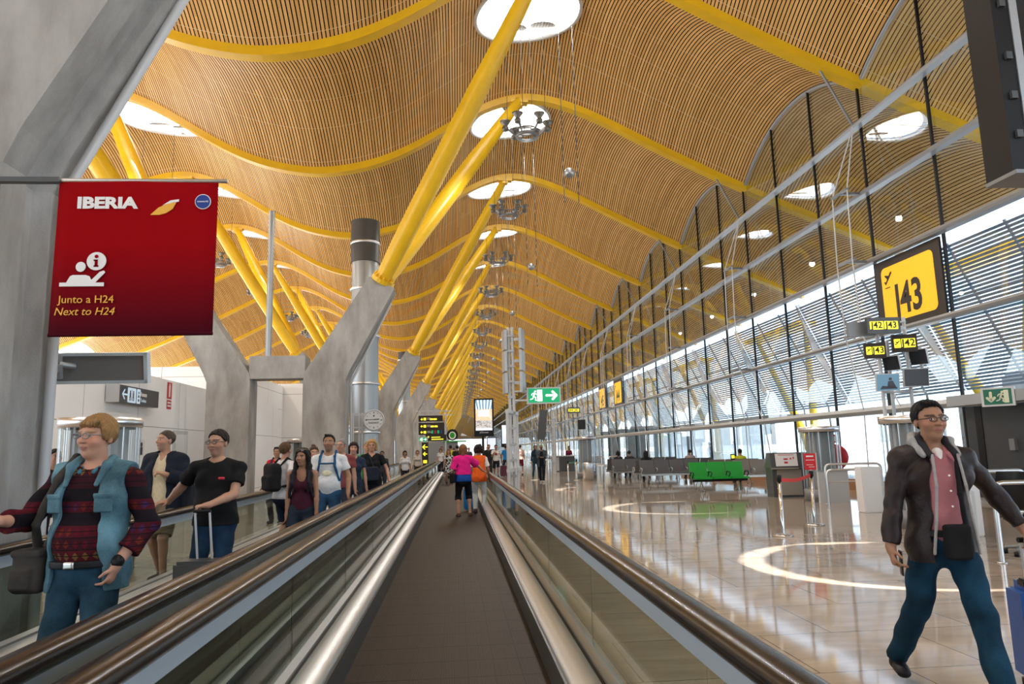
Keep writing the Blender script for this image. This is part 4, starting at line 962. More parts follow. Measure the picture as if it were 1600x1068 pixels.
t = thing('outdoor_post', 'dark teal outdoor post beyond the boarding counter', 'post', (16.3, 31.0, -.35)); MB().bx(-.35, .35, -.3, .3, 0, 2.3).build('body', M['oglass'], t); MB().bx(-.7, .5, -.3, .3, 2.3, 2.4).build('cap', M['oglass'], t)
t = thing('parked_vehicle', 'grey airport vehicle roof outside beyond the exit sign', 'vehicle', (24.5, 26.5, -.35)); MB().bx(-2, 2, -4, 4, .4, 3.6).build('body', M['mgrey'], t, .15); MB().bx(-1.8, 1.8, -3.2, 1.5, 3.6, 4.5).build('upper_deck', M['lgrey'], t, .15); MB().bx(-1.9, 1.9, -3.5, 3.5, 0, .4).build('chassis', M['black'], t)
# ================================================================ people
V3 = lambda *a: np.array(a, float)
def unit(v): v = np.asarray(v, float); return v / (np.linalg.norm(v) + 1e-12)
class Field:
    """soft union of rounded shapes on a grid, turned into one continuous skin"""
    def __init__(s): s.p = []
    def cone(s, a, b, ra, rb, k=.02, op='+', flat=None, clip=None, col=None): s.p.append(('c', V3(*a), V3(*b), ra, rb, k, op, flat, clip)); return s
    def ell(s, c, r, k=.02, op='+', rot=None, clip=None): s.p.append(('e', V3(*c), V3(*r), rot, None, k, op, None, clip)); return s
    def box(s, c, hd, r=.01, k=.01, op='+', rot=None, clip=None): s.p.append(('b', V3(*c), V3(*hd), rot, r, k, op, None, clip)); return s
    def chain(s, pts, rs, k=.02, **kw):
        for i in range(len(pts) - 1): s.cone(pts[i], pts[i + 1], rs[i], rs[i + 1], k, **kw)
        return s
    @staticmethod
    def dist(q, P):
        if q[0] == 'c':
            a, b, ra, rb, flat = q[1], q[2], q[3], q[4], q[7]
            X = P - a; ba = b - a
            if flat is not None:
                w, f = unit(flat[0]), flat[1]; X = X + ((f - 1) * (X @ w))[..., None] * w; ba = ba + (f - 1) * (ba @ w) * w
            t = np.clip((X @ ba) / (ba @ ba + 1e-12), 0, 1)
            return np.linalg.norm(X - t[..., None] * ba, axis=-1) - (ra + t * (rb - ra))
        X = P - q[1]
        if q[3] is not None: X = X @ q[3]
        if q[0] == 'e':
            r = q[2]; k0 = np.linalg.norm(X / r, axis=-1); k1 = np.linalg.norm(X / (r * r), axis=-1) + 1e-9
            return np.where(k0 < 1e-4, -r.min(), k0 * (k0 - 1) / k1)
        Q = np.abs(X) - (q[2] - q[4])
        return np.linalg.norm(np.maximum(Q, 0), axis=-1) + np.minimum(Q.max(-1), 0) - q[4]
    def bounds(s, q):
        if q[0] == 'c':
            m = max(q[3], q[4]); return np.minimum(q[1], q[2]) - m, np.maximum(q[1], q[2]) + m
        m = np.linalg.norm(q[2]) if q[3] is not None else q[2]
        return q[1] - m, q[1] + m
    def mesh(s, h, clips=(), wr=0.0, wf=22.0, seed=0.0, streak=None):
        lo = np.min([s.bounds(q)[0] for q in s.p if q[6] == '+'], 0) - 3 * h; hi = np.max([s.bounds(q)[1] for q in s.p if q[6] == '+'], 0) + 3 * h
        n = np.ceil((hi - lo) / h).astype(int) + 1
        F = np.full(tuple(n), .5, np.float32); ax = [lo[i] + h * np.arange(n[i]) for i in range(3)]
        for q in s.p:
            a, b = s.bounds(q); k = max(q[5], 1e-4); pad = k + 2.5 * h
            i0 = np.clip(np.floor((a - pad - lo) / h).astype(int), 0, n); i1 = np.clip(np.ceil((b + pad - lo) / h).astype(int) + 1, 0, n)
            if np.any(i1 <= i0): continue
            sl = tuple(slice(i0[i], i1[i]) for i in range(3))
            P = np.stack(np.meshgrid(*[ax[i][sl[i]] for i in range(3)], indexing='ij'), -1)
            d = s.dist(q, P)
            if q[8] is not None:
                for (cp, cn) in q[8]: d = np.maximum(d, (P - np.asarray(cp, float)) @ unit(cn))
            f = F[sl]
            if q[6] == '+':
                hh = np.clip(.5 + .5 * (d - f) / k, 0, 1); F[sl] = d + (f - d) * hh * 0 if False else (d * (1 - hh) + f * hh - k * hh * (1 - hh)) if False else (f * (1 - np.clip(.5 + .5 * (f - d) / k, 0, 1)) + d * np.clip(.5 + .5 * (f - d) / k, 0, 1) - k * np.clip(.5 + .5 * (f - d) / k, 0, 1) * (1 - np.clip(.5 + .5 * (f - d) / k, 0, 1)))
            else:
                hh = np.clip(.5 - .5 * (f + d) / k, 0, 1); F[sl] = f * (1 - hh) + (-d) * hh + k * hh * (1 - hh)
        if wr or clips or streak is not None:
            P = np.stack(np.meshgrid(*ax, indexing='ij'), -1)
            if wr:
                x, y, z = P[..., 0], P[..., 1], P[..., 2]
                F += wr * (np.sin(wf * (z + .35 * x) + 3.1 * np.sin(6 * x + seed) + seed) * np.sin(9 * y + 7 * x + seed * 1.7) + .5 * np.sin(2.1 * wf * (z - .5 * x + .3 * y) + 2 * np.sin(11 * y + seed)))
            if streak is not None:
                X = (P - streak[0]) @ streak[1]; th = np.arctan2(X[..., 0], X[..., 1] + .02); F += streak[2] * (np.sin(streak[3] * th + 14 * X[..., 2] + 2.2 * np.sin(23 * X[..., 2] + 5 * th)) + .6 * np.sin(2.3 * streak[3] * th + 30 * X[..., 1]))
            for (cp, cn) in clips: F = np.maximum(F, (P - np.asarray(cp, float)) @ unit(cn))
        F[0], F[-1], F[:, 0], F[:, -1], F[:, :, 0], F[:, :, -1] = .5, .5, .5, .5, .5, .5
        return nets(F, h, lo)
def nets(F, h, lo):
    s = F < 0
    S8 = [s[i:s.shape[0] - 1 + i, j:s.shape[1] - 1 + j, k:s.shape[2] - 1 + k] for i in (0, 1) for j in (0, 1) for k in (0, 1)]
    c = np.zeros(S8[0].shape, np.int8)
    for q in S8: c += q
    act = (c > 0) & (c < 8); I = np.argwhere(act); idx = np.full(c.shape, -1, np.int64); idx[act] = np.arange(len(I))
    pos = np.zeros((len(I), 3)); cnt = np.zeros(len(I))
    cor = [np.array((i, j, k)) for i in (0, 1) for j in (0, 1) for k in (0, 1)]
    for a in range(8):
        for b in range(a + 1, 8):
            if np.abs(cor[a] - cor[b]).sum() != 1: continue
            A, B = I + cor[a], I + cor[b]; fa = F[A[:, 0], A[:, 1], A[:, 2]]; fb = F[B[:, 0], B[:, 1], B[:, 2]]
            m = (fa < 0) != (fb < 0); t = np.where(m, fa / np.where(m, fa - fb, 1), 0)
            pos[m] += (A + (B - A) * t[:, None])[m]; cnt[m] += 1
    V = lo + h * pos / cnt[:, None]
    Q = []
    for ax in range(3):
        o1, o2 = [(1, 2), (2, 0), (0, 1)][ax]
        sl0 = [slice(None)] * 3; sl1 = [slice(None)] * 3; sl0[ax] = slice(0, -1); sl1[ax] = slice(1, None)
        d = s[tuple(sl0)] != s[tuple(sl1)]; E = np.argwhere(d)
        E = E[(E[:, o1] > 0) & (E[:, o2] > 0) & (E[:, o1] < s.shape[o1] - 1) & (E[:, o2] < s.shape[o2] - 1)]
        u, v = np.zeros(3, int), np.zeros(3, int); u[o1] = 1; v[o2] = 1
        g = lambda X: idx[X[:, 0], X[:, 1], X[:, 2]]
        q = np.stack([g(E - u - v), g(E - v), g(E), g(E - u)], 1); ins = s[E[:, 0], E[:, 1], E[:, 2]]
        q[~ins] = q[~ins][:, ::-1]; Q.append(q)
    return V, np.concatenate(Q)
def skin_obj(name, VQ, m, parent, colors=None):
    V, Q = VQ; me = bpy.data.meshes.new(name)
    me.vertices.add(len(V)); me.vertices.foreach_set('co', V.astype(np.float32).ravel())
    me.loops.add(Q.size); me.loops.foreach_set('vertex_index', Q.astype(np.int32).ravel())
    me.polygons.add(len(Q)); me.polygons.foreach_set('loop_start', np.arange(0, Q.size, 4, dtype=np.int32))
    try: me.polygons.foreach_set('loop_total', np.full(len(Q), 4, np.int32))
    except Exception: pass
    me.polygons.foreach_set('use_smooth', np.ones(len(Q), bool)); me.update(); me.validate()
    if colors is not None:
        ca = me.color_attributes.new('Col', 'FLOAT_COLOR', 'POINT'); ca.data.foreach_set('color', np.concatenate([colors, np.ones((len(colors), 1))], 1).astype(np.float32).ravel())
    me.materials.append(m); o = bpy.data.objects.new(name, me); COL.objects.link(o)
    if parent: o.parent = parent
    return o
def attr_mat(name, rough, sss=0.0):
    m = mat(name, (.5, .4, .3), rough); n = N(m); a = n.n('Attribute'); a.attribute_name = 'Col'; n.l(a.outputs['Color'], n.b.inputs['Base Color'])
    n.b.inputs['Specular IOR Level'].default_value = .35
    if sss: n.b.inputs['Subsurface Weight'].default_value = sss; n.b.inputs['Subsurface Radius'].default_value = (.012, .005, .003)
    return m
M['skin'] = attr_mat('human_skin', .5)
_cm = {}
def cloth(col, rough=.85, noise=.10, nscale=30, bump=.15, spec=.2):
    k = ('c', tuple(col), rough, noise, nscale)
    if k not in _cm: _cm[k] = mat('cloth', col, rough, spec=spec, noise=noise, nscale=nscale, bump=bump, bscale=260)
    return _cm[k]
def hairmat(col):
    k = ('h', tuple(col))
    if k not in _cm:
        m = mat('hair', col, .6, spec=.22); n = N(m); tc = n.n('TexCoord'); w = n.n('TexNoise'); w.inputs['Scale'].default_value = 1; w.inputs['Detail'].default_value = 5
        mp = n.n('Mapping'); mp.inputs['Scale'].default_value = (190, 190, 22); n.l(tc.outputs['Object'], mp.inputs[0]); n.l(mp.outputs[0], w.inputs['Vector'])
        n.l(n.mix(w.outputs['Fac'], tuple(c * .22 for c in col), tuple(min(1, c * 1.7) for c in col)), n.b.inputs['Base Color']); _cm[k] = m
    return _cm[k]
def jeans(col=(.025, .07, .15)):
    k = ('j', tuple(col))
    if k not in _cm:
        m = mat('denim', col, .85, spec=.15, bump=.2, bscale=320); n = N(m); tc = n.n('TexCoord')
        a = n.n('TexNoise'); a.inputs['Scale'].default_value = 5; a.inputs['Detail'].default_value = 5; n.l(tc.outputs['Object'], a.inputs['Vector'])
        b = n.n('TexNoise'); b.inputs['Scale'].default_value = 140; n.l(tc.outputs['Object'], b.inputs['Vector'])
        r = n.n('MapRange'); r.inputs['From Min'].default_value = .35; r.inputs['From Max'].default_value = .72; n.l(n.math('ADD', n.math('MULTIPLY', a.outputs['Fac'], .8), n.math('MULTIPLY', b.outputs['Fac'], .2)), r.inputs['Value'])
        n.l(n.mix(r.outputs[0], tuple(c * .6 for c in col), tuple(min(1, c * 2.1) for c in col)), n.b.inputs['Base Color']); _cm[k] = m
    return _cm[k]
SKIN = dict(pale=(.53, .285, .195), fair=(.46, .255, .17), tan=(.34, .18, .11), brown=(.24, .125, .075), dark=(.09, .05, .035))
def rotz(a): c, s_ = math.cos(a), math.sin(a); return np.array([[c, -s_, 0], [s_, c, 0], [0, 0, 1]])
def rotx(a): c, s_ = math.cos(a), math.sin(a); return np.array([[1, 0, 0], [0, c, -s_], [0, s_, c]])
def roty(a): c, s_ = math.cos(a), math.sin(a); return np.array([[c, 0, s_], [0, 1, 0], [-s_, 0, c]])
def ik(a, b, l1, l2, hint):
    a, b = np.asarray(a, float), np.asarray(b, float); d = b - a; L = min(np.linalg.norm(d), (l1 + l2) * .999); u = unit(d); b = a + u * L
    x = (l1 * l1 - l2 * l2 + L * L) / (2 * L); y = math.sqrt(max(l1 * l1 - x * x, 0)); h_ = np.asarray(hint, float); h_ = unit(h_ - u * (h_ @ u)); return a + u * x + h_ * y, b

class Person:
    def __init__(s, label, loc, heading=0.0, H=1.75, girth=1.0, female=False, skin='fair', head=(0, 0, 0), lean=0.0, twist=0.0, sway=0.0, feet=None, hands=None, hint=None, curl=(.35, .35), hdir=(None, None), pn=(None, None), res=.01, hipz=None, seated=False, group=None, faces=True):
        s.root = thing('person', label, 'person', loc, heading, group); k = H / 1.75; s.k = k; s.h = res; s.g = girth; s.fem = female; s.loc = loc; s.hd = heading
        sw = (.165 if female else .19) * (1 + .35 * (girth - 1)); hw = .095 if female else .088
        hz = hipz if hipz is not None else .925
        J = {}; pel = V3(sway, 0, hz); J['pel'] = pel
        Rt = rotz(twist); lx = rotx(lean)
        up = lambda x, y, z: pel + lx @ (Rt @ V3(x, y, z - .925)) if z > 1.0 else pel + V3(x, y, z - .925)
        s.up = up
        J['waist'] = up(0, .0, 1.07); J['chest'] = up(0, .0, 1.27); J['neck0'] = up(0, .015, 1.44); J['neck1'] = up(0, -.005, 1.53); J['head'] = up(0, -.012, 1.635)
        feet = feet or ((.11, .0, 0), (-.11, .02, 0)); toe = [f[3] if len(f) > 3 else (.12 if i == 0 else -.12) for i, f in enumerate(feet)]
        hands = hands or ((.27, -.03, .80), (-.27, -.03, .80)); hint = hint or ((.35, .8, -.1), (-.35, .8, -.1))
        for i, sd in enumerate((1, -1)):
            n = 'LR'[i]; J['hip' + n] = pel + V3(sd * hw, 0, -.02)
            an = V3(feet[i][0], feet[i][1], feet[i][2] + .085); kn, an = ik(J['hip' + n], an, .43, .43, (sd * .12 + (.0), -1, .1)); J['kne' + n], J['ank' + n] = kn, an
            J['toe' + n] = rotz(toe[i]) @ V3(0, -1, 0)
            J['sho' + n] = up(sd * sw, .012, 1.412); hp = V3(*hands[i]); el, wr = ik(J['sho' + n], hp, .285, .255, hint[i]); J['elb' + n], J['wri' + n] = el, wr
        s.J = J; s.curl = curl; s.hdir = hdir; s.pn = pn; s.sw = sw; s.hw = hw
        s.RH = rotz(head[0] + twist * .0) @ rotx(-head[1]) @ roty(head[2]); s.skin = np.array(SKIN[skin] if isinstance(skin, str) else skin)
        s.hands_dir = {}
    def P(s, p): return np.asarray(p, float) * s.k
    def HP(s, x, y, z): return s.J['head'] + s.RH @ V3(x, y, z)
    def world(s, p):
        q = rotz(s.hd) @ (np.asarray(p, float) * s.k); return Vector((q[0] + s.loc[0], q[1] + s.loc[1], q[2] + s.loc[2]))
    # ---- prims
    def torso(s, F, g=0.0, k=.05, low=True):
        J, w, G = s.J, s.sw, s.g; up = s.up; fl = (rotz(0) @ V3(0, 1, 0), 1.45 / (1 + .3 * (G - 1)))
        F.cone(up(0, .01, 1.34), up(0, .005, 1.20), w * .80 + g, (w * .76 if not s.fem else w * .74) * (.9 + .1 * G) + g, k, flat=(V3(0, 1, 0), 1.40))
        F.cone(up(0, .005, 1.20), up(0, .0, 1.03), w * .75 * (.85 + .15 * G) + g, (.135 if not s.fem else .128) * G + g, k, flat=(V3(0, 1, 0), 1.30))
        F.cone(up(0, 0, 1.04), up(0, .01, .94), (.138 if not s.fem else .135) * (.4 + .6 * G) + g, (.155 if not s.fem else .165) * (.5 + .5 * G) + g, k, flat=(V3(0, 1, 0), 1.28))
        if G > 1.05: F.ell(up(0, -.055 - .06 * (G - 1), 1.06), (.135 * G + g, .10 * G + g, .13 + g), k)
        for sd, n in ((1, 'L'), (-1, 'R')):
            F.cone(up(sd * .05, .015, 1.435), J['sho' + n] + V3(0, 0, -.014), .053 + g, .048 + g * 1.25, .03)
            F.ell(up(sd * .085, -.055, 1.295) if not s.fem else up(sd * .08, -.075, 1.255), ((.085, .055, .075) if not s.fem else (.07, .062, .068)) + V3(g, g, g), .04)
            F.ell(J['pel'] + V3(sd * .075, .06, -.03), V3(.085, .075, .09) + g, .04)
        return F
    def arms(s, F, g=0.0, to=1.0, sides='LR', k=.022, loose=0.0):
        for n in sides:
            a, b, c = s.J['sho' + n], s.J['elb' + n], s.J['wri' + n]; r0, r1, r2, r3 = (.045, .041, .040, .027) if not s.fem else (.043, .034, .033, .023)
            q = .9 + .1 * s.g; r0, r1 = r0 * q * 1.02, r1 * q
            if g > 0: a = a + unit(b - a) * .018; r0 -= .002
            if to <= .5:
                e = a + (b - a) * (to / .5); F.cone(a, e, r0 + g, r0 + (r1 - r0) * (to / .5) + g + loose, k, clip=[(e, b - a)])
            else:
                F.cone(a, b, r0 + g, r1 + g, k); t = (to - .5) / .5; e = b + (c - b) * t
                m = b + (c - b) * min(.3, t); F.cone(b, m, r1 + g, r2 + .002 + g, .015); F.cone(m, e, r2 + .002 + g, r2 + (r3 - r2) * t + g + loose, .015, clip=[(e, c - b)] if to < .999 else None)
        return F
    def legs(s, F, g=0.0, to=1.0, k=.03, loose=0.0):
        for n in 'LR':
            a, b, c = s.J['hip' + n], s.J['kne' + n], s.J['ank' + n]; r = (.083, .055, .050, .036) if not s.fem else (.085, .054, .047, .033)
            r = [r[0] * (.75 + .25 * s.g)] + list(r[1:]); calf = b + (c - b) * .32 + V3(0, .014, 0)
            if to <= .5:
                e = a + (b - a) * (to / .5); F.cone(a, e, r[0] + g, r[0] + (r[1] - r[0]) * to / .5 + g + loose, k, clip=[(e, b - a)])
            else:
                t = (to - .5) / .5; e = b + (c - b) * t
                F.cone(a, b, r[0] + g, r[1] + g + loose * .3, k); F.cone(b, e, r[1] + g + loose * .3, (r[1] + (r[3] - r[1]) * t) + g + loose, k, clip=[(e, c - b)] if to < .999 or loose else None)
                if t > .35 and not loose: F.cone(b + (c - b) * .1 + V3(0, .008, 0), calf, r[2] * .8 + g, r[2] + g, .03)
        return F
    def headp(s, F):
        H = s.HP; R = s.RH; E = lambda c, r, k=.02, op='+': F.ell(H(*c), r, k, op, R)
        f = .94 if s.fem else 1.0
        F.cone(s.J['neck0'], s.J['neck1'] + V3(0, 0, .02), .056 * f * (.9 + .1 * s.g), .053 * f * (.85 + .15 * s.g), .03)
        E((0, .014, .035), (.076, .097, .086)); E((0, -.024, -.03), (.062 * f * (.8 + .2 * s.g), .070, .086), .03); E((0, -.058, -.093), (.026, .026, .022), .03)
        E((0, -.08, .034), (.055, .016, .012), .02); F.cone(H(0, -.092, .014), H(0, -.113, -.02), .009, .013, .014); E((.011, -.100, -.022), (.010, .011, .008), .01); E((-.011, -.100, -.022), (.010, .011, .008), .01)
        for sd in (1, -1):
            E((sd * .031, -.104, .010), (.019, .017, .011), .012, '-'); E((sd * .039, -.062, -.022), (.024, .026, .024), .03); E((sd * .079, .012, -.004), (.010, .020, .032), .008)
        E((0, -.088, -.052), (.024, .013, .007), .008); E((0, -.086, -.063), (.021, .013, .008), .008)
        return F
    def handp(s, F):
        fr = max(.0083, s.h * .95)
        for i, n in enumerate('LR'):
            w, e = s.J['wri' + n], s.J['elb' + n]; d = unit(s.hdir[i]) if s.hdir[i] is not None else unit(w - e); sd = 1 if n == 'L' else -1
            pn = unit(s.pn[i]) if s.pn[i] is not None else unit(np.cross(d, V3(0, 1, 0)) * sd + 1e-6); pn = unit(pn - d * (pn @ d)); lat = unit(np.cross(pn, d)) * sd    # lat points to the thumb side
            c = s.curl[i]; s.hands_dir[n] = (w, d, pn, lat)
            F.cone(w, w + d * .03, .025, .027, .02); F.cone(w + d * .03, w + d * .082, .031, .034, .02, flat=(pn, 1.9))
            for q, (o, L) in enumerate(((.028, .070), (.0095, .079), (-.0095, .073), (-.028, .058))):
                b = w + d * .086 + lat * o; sp = lat * o * .10; a1, a2 = c * 1.1 + .05 * q * c, c * 2.3
                d1 = unit(d * math.cos(a1) + pn * math.sin(a1) + sp); d2 = unit(d * math.cos(a2) + pn * math.sin(a2) + sp)
                m = b + d1 * L * .55; F.cone(w + d * .06 + lat * o * .8, b, fr, fr * 1.08, .008); F.cone(b, m, fr * 1.05, fr, .004); F.cone(m, m + d2 * L * .45, fr * .98, fr * .82, .004)
            t0 = w + d * .03 + lat * .026; t1 = t0 + unit(d * .6 + lat * .62 + pn * .35) * .04; t2 = t1 + unit(d * .85 + lat * .15 + pn * (.25 + .5 * c)) * .034
            F.cone(t0 - lat * .012, t1, fr * 1.5, fr * 1.15, .012); F.cone(t1, t2, fr * 1.1, fr * .88, .004)
        return F
    def body(s, barefoot=True, lips=(.40, .16, .13), brow=None, beard=None, legs=True):
        F = Field(); s.torso(F); s.arms(F, k=.03); s.legs(F); s.headp(F); s.handp(F)
        for n in 'LR':
            a, t = s.J['ank' + n], s.J['toe' + n]; F.cone(a + V3(0, 0, .0), a + V3(0, 0, -.05) - t * .02, .035, .030, .02); F.cone(a + V3(0, 0, -.045), a + t * .13 + V3(0, 0, -.062), .032, .024, .02)
        V, Q = F.mesh(s.h)
        X = (V - s.J['head']) @ s.RH; C = np.tile(s.skin, (len(V), 1)); rng = np.random.default_rng(3)
        face = (X[:, 1] < -.03) & (np.abs(X[:, 2]) < .14) & (np.abs(X[:, 0]) < .09)
        def blend(m, col, a=1.0): C[m] = C[m] * (1 - a) + np.array(col) * a
        blend(face & (((np.abs(X[:, 0]) - .045) / .028) ** 2 + ((X[:, 2] + .02) / .03) ** 2 < 1), (s.skin * V3(1.12, .82, .78)), .5)
        if beard is not None: blend(face & (X[:, 2] < -.028) & (np.abs(X[:, 0]) > .0) & ~((np.abs(X[:, 0]) < .03) & (X[:, 2] > -.04)), beard[0], beard[1])
        blend(face & ((X[:, 0] / .026) ** 2 + ((X[:, 2] + .057) / .0125) ** 2 < 1), lips, .8)
        blend(face & (np.abs(X[:, 2] + .057) < .0026) & (np.abs(X[:, 0]) < .022), (.12, .04, .035), .8)
        if brow is not None: blend(face & (np.abs(np.abs(X[:, 0]) - .033) < .022) & (np.abs(X[:, 2] - .034 + .12 * np.maximum(0, np.abs(X[:, 0]) - .035)) < .0055), brow, .85)
        ex = np.abs(X[:, 0]) - .031
        blend(face & ((ex / .0165) ** 2 + ((X[:, 2] - .010) / .0082) ** 2 < 1), (.10, .055, .045), .7)
        blend(face & ((ex / .0135) ** 2 + ((X[:, 2] - .010) / .0055) ** 2 < 1), (.62, .60, .58), 1)
        blend(face & ((ex / .0065) ** 2 + ((X[:, 2] - .010) / .0065) ** 2 < 1), (.03, .02, .015), 1)
        s.body_o = skin_obj('body', (V * s.k, Q), M['skin'], s.root, C); return s
    # ---- hair and clothes
    def hair(s, style, col, vol=1.0):
        F = Field(); H = s.HP; R = s.RH; v = vol; clips = []; wr, wf = .004, 60
        def cap(th, fr, back, k=.01):
            n = unit((0, back[1] - 0, 0)); a, b = V3(0, fr[0], fr[1]), V3(0, back[0], back[1]); d = b - a; nn = V3(0, -d[2], d[1]) ; nn = nn if nn[2] > 0 else -nn
            F.ell(H(0, .016, .038), V3(.076, .097, .086) + th, k, '+', R, [(H(*a), -(R @ nn))])
        if style in ('short', 'buzz', 'thin'):
            th = {'short': .013, 'buzz': .006, 'thin': .009}[style] * v; fz = {'short': .106, 'buzz': .082, 'thin': .090}[style]
            cap(th, (-.075, fz), (.095, -.07))
            for sd in (1, -1): F.ell(H(sd * .071, .018, .034), (.010 + th * .3, .034, .034), .012, '+', R)
            if style == 'short': F.ell(H(-.012, -.048, .112), (.05, .036, .018 * v), .02, '+', R @ roty(.2))
        elif style == 'mop':
            cap(.022 * v, (-.07, .066), (.1, -.05)); F.ell(H(.018, -.068, .080), (.062, .022, .024), .02, '+', R @ roty(-.2))
            for sd in (1, -1): F.ell(H(sd * .078, .0, .022), (.014, .045, .042), .02, '+', R)
        elif style == 'bob':
            cap(.022 * v, (-.07, .065), (.1, -.085)); F.ell(H(0, -.06, .082), (.066, .03, .025), .02, '+', R)
            for sd in (1, -1): F.cone(H(sd * .078, .0, .03), H(sd * .082, .005, -.085), .030 * v, .026 * v, .03)
            F.cone(H(0, .07, .02), H(0, .075, -.10), .055 * v, .05 * v, .03, flat=(V3(0, 1, 0), 1.3))
        elif style == 'long':
            cap(.018 * v, (-.066, .082), (.1, -.085)); J = s.J
            for sd in (1, -1):
                F.chain([H(sd * .055, -.035, .09), H(sd * .088, -.01, .0), H(sd * .098, .01, -.12), J['neck0'] + V3(sd * .11, -.065, -.05), J['neck0'] + V3(sd * .115, -.125, -.17), J['neck0'] + V3(sd * .10, -.145, -.26)], [.02, .028, .035, .038, .034, .012], .03)
            F.chain([H(0, .08, .02), H(0, .09, -.12), J['neck0'] + V3(0, .11, -.16)], [.06, .065, .05], .04, flat=(V3(0, 1, 0), 1.4)); wr, wf = .003, 30
        elif style == 'longback':
            cap(.018 * v, (-.066, .075), (.1, -.085)); F.chain([H(0, .07, .03), H(0, .085, -.10), s.J['neck0'] + V3(0, .09, -.12)], [.075, .085, .06], .04, flat=(V3(0, 1, 0), 1.5))
            for sd in (1, -1): F.cone(H(sd * .08, .01, .02), H(sd * .085, .03, -.12), .03, .03, .03)
        elif style == 'bun':
            cap(.012 * v, (-.072, .075), (.095, -.06)); F.ell(H(0, .06, .135), (.042, .042, .036), .015, '+', R)
        elif style == 'curly':
            cap(.045 * v, (-.06, .05), (.11, -.11)); wr, wf = .013, 75
            for sd in (1, -1): F.ell(H(sd * .085, .02, -.01), (.045, .07, .075), .03, '+', R)
        elif style == 'hood':
            F.ell(H(0, .02, .02), (.098, .112, .118), .02, '+', R, [(H(0, -.055, 0), R @ V3(0, -1, .12))]); F.cone(H(0, .03, -.09), s.J['neck0'] + V3(0, .01, -.02), .085, .13, .04, flat=(V3(0, 1, 0), 1.2)); wr = .003
        VQ = F.mesh(max(s.h * .85, .0042), (), wr * (.35 if style not in ('curly', 'long') else 1), wf, 1.3, (s.HP(0, .0, 0), s.RH, .0035 if style not in ('hood', 'curly', 'buzz') else 0.0, 17)); o = skin_obj('hair' if style != 'hood' else 'head_scarf', (VQ[0] * s.k, VQ[1]), hairmat(col) if style != 'hood' else cloth(col), s.root)
        return s
    def top(s, name, m, g=.013, sleeve=.27, hem=.90, neck=('crew',), loose=.012, open_=None, wr=.004, seed=.3, sides='LR', k=.05, slv_g=None):
        F = Field(); s.torso(F, g, k); J = s.J
        if sleeve > 0: s.arms(F, g + .002 if slv_g is None else slv_g, sleeve, sides, loose=loose)
        if hem < .9: F.cone(J['pel'] + V3(0, 0, 0), J['pel'] + V3(0, .0, hem - .93), .16 * (.5 + .5 * s.g) + g, .165 * (.5 + .5 * s.g) + g * 1.2, .04, flat=(V3(0, 1, 0), 1.25))
        up = s.up
        if neck[0] == 'crew': F.cone(up(0, .01, 1.42), up(0, -.035, 1.60), .070, .085, .012, '-')
        elif neck[0] == 'v': F.cone(up(0, .01, 1.43), up(0, -.03, 1.60), .070, .085, .012, '-'); F.cone(up(0, -.16, neck[1]), up(0, -.10, 1.47), .012, .075, .012, '-')
        elif neck[0] == 'tank':
            F.cone(up(0, .0, 1.44), up(0, -.02, 1.62), .085, .09, .012, '-'); F.ell(up(0, -.12, 1.41), (.085, .10, .105), .015, '-')
            for sd in (1, -1): F.ell(up(sd * (s.sw + .035), .0, 1.40), (.06, .14, .115), .02, '-')
        elif neck[0] == 'collar':
            F.cone(up(0, .01, 1.44), up(0, -.035, 1.60), .064, .085, .010, '-'); F.cone(up(0, -.15, neck[1]), up(0, -.09, 1.48), .010, .05, .010, '-')
        if open_ is not None:
            z0, w0, z1, w1 = open_; F.cone(up(0, -.17, z0), up(0, -.17, z1), w0, w1, .012, '-', flat=(V3(0, 1, 0), .55)); 
            F.cone(up(0, .01, 1.43), up(0, -.035, 1.60), .072, .085, .012, '-')
        if s.fem and neck[0] != 'tank': pass
        clips = [(J['pel'] + V3(0, 0, hem - .925), (0, 0, -1))]
        if sleeve <= 0 and neck[0] != 'tank':
            for sd, n in ((1, 'L'), (-1, 'R')): F.ell(J['sho' + n] + V3(sd * .045, 0, -.02), (.05, .12, .11), .015, '-')
        VQ = F.mesh(s.h, clips, wr, 20, seed); o = skin_obj(name, (VQ[0] * s.k, VQ[1]), m, s.root); return o
    def bottom(s, name, m, to=1.0, g=.014, loose=.012, waist=1.02, wr=.004, seed=.9, skirt=None):
        F = Field(); J = s.J; s.legs(F, g, to, loose=loose)
        F.cone(J['pel'] + V3(0, 0, .10), J['pel'] + V3(0, .01, .0), (.138 if not s.fem else .135) * (.4 + .6 * s.g) + g * .6, (.155 if not s.fem else .165) * (.5 + .5 * s.g) + g * .6, .05, flat=(V3(0, 1, 0), 1.28))
        for sd in (1, -1): F.ell(J['pel'] + V3(sd * .075, .06, -.03), V3(.085, .075, .09) + g * .6, .04)
        if s.g > 1.05: F.ell(s.up(0, -.055 - .06 * (s.g - 1), 1.06), (.135 * s.g + .012, .10 * s.g + .014, .13), .05)
        if skirt: F.cone(J['pel'], J['pel'] + V3(0, 0, -skirt), .16, .21, .05, flat=(V3(0, 1, 0), 1.2))
        VQ = F.mesh(s.h, [(J['pel'] + V3(0, 0, waist - .925), (0, 0, 1))], wr, 17, seed); return skin_obj(name, (VQ[0] * s.k, VQ[1]), m, s.root)
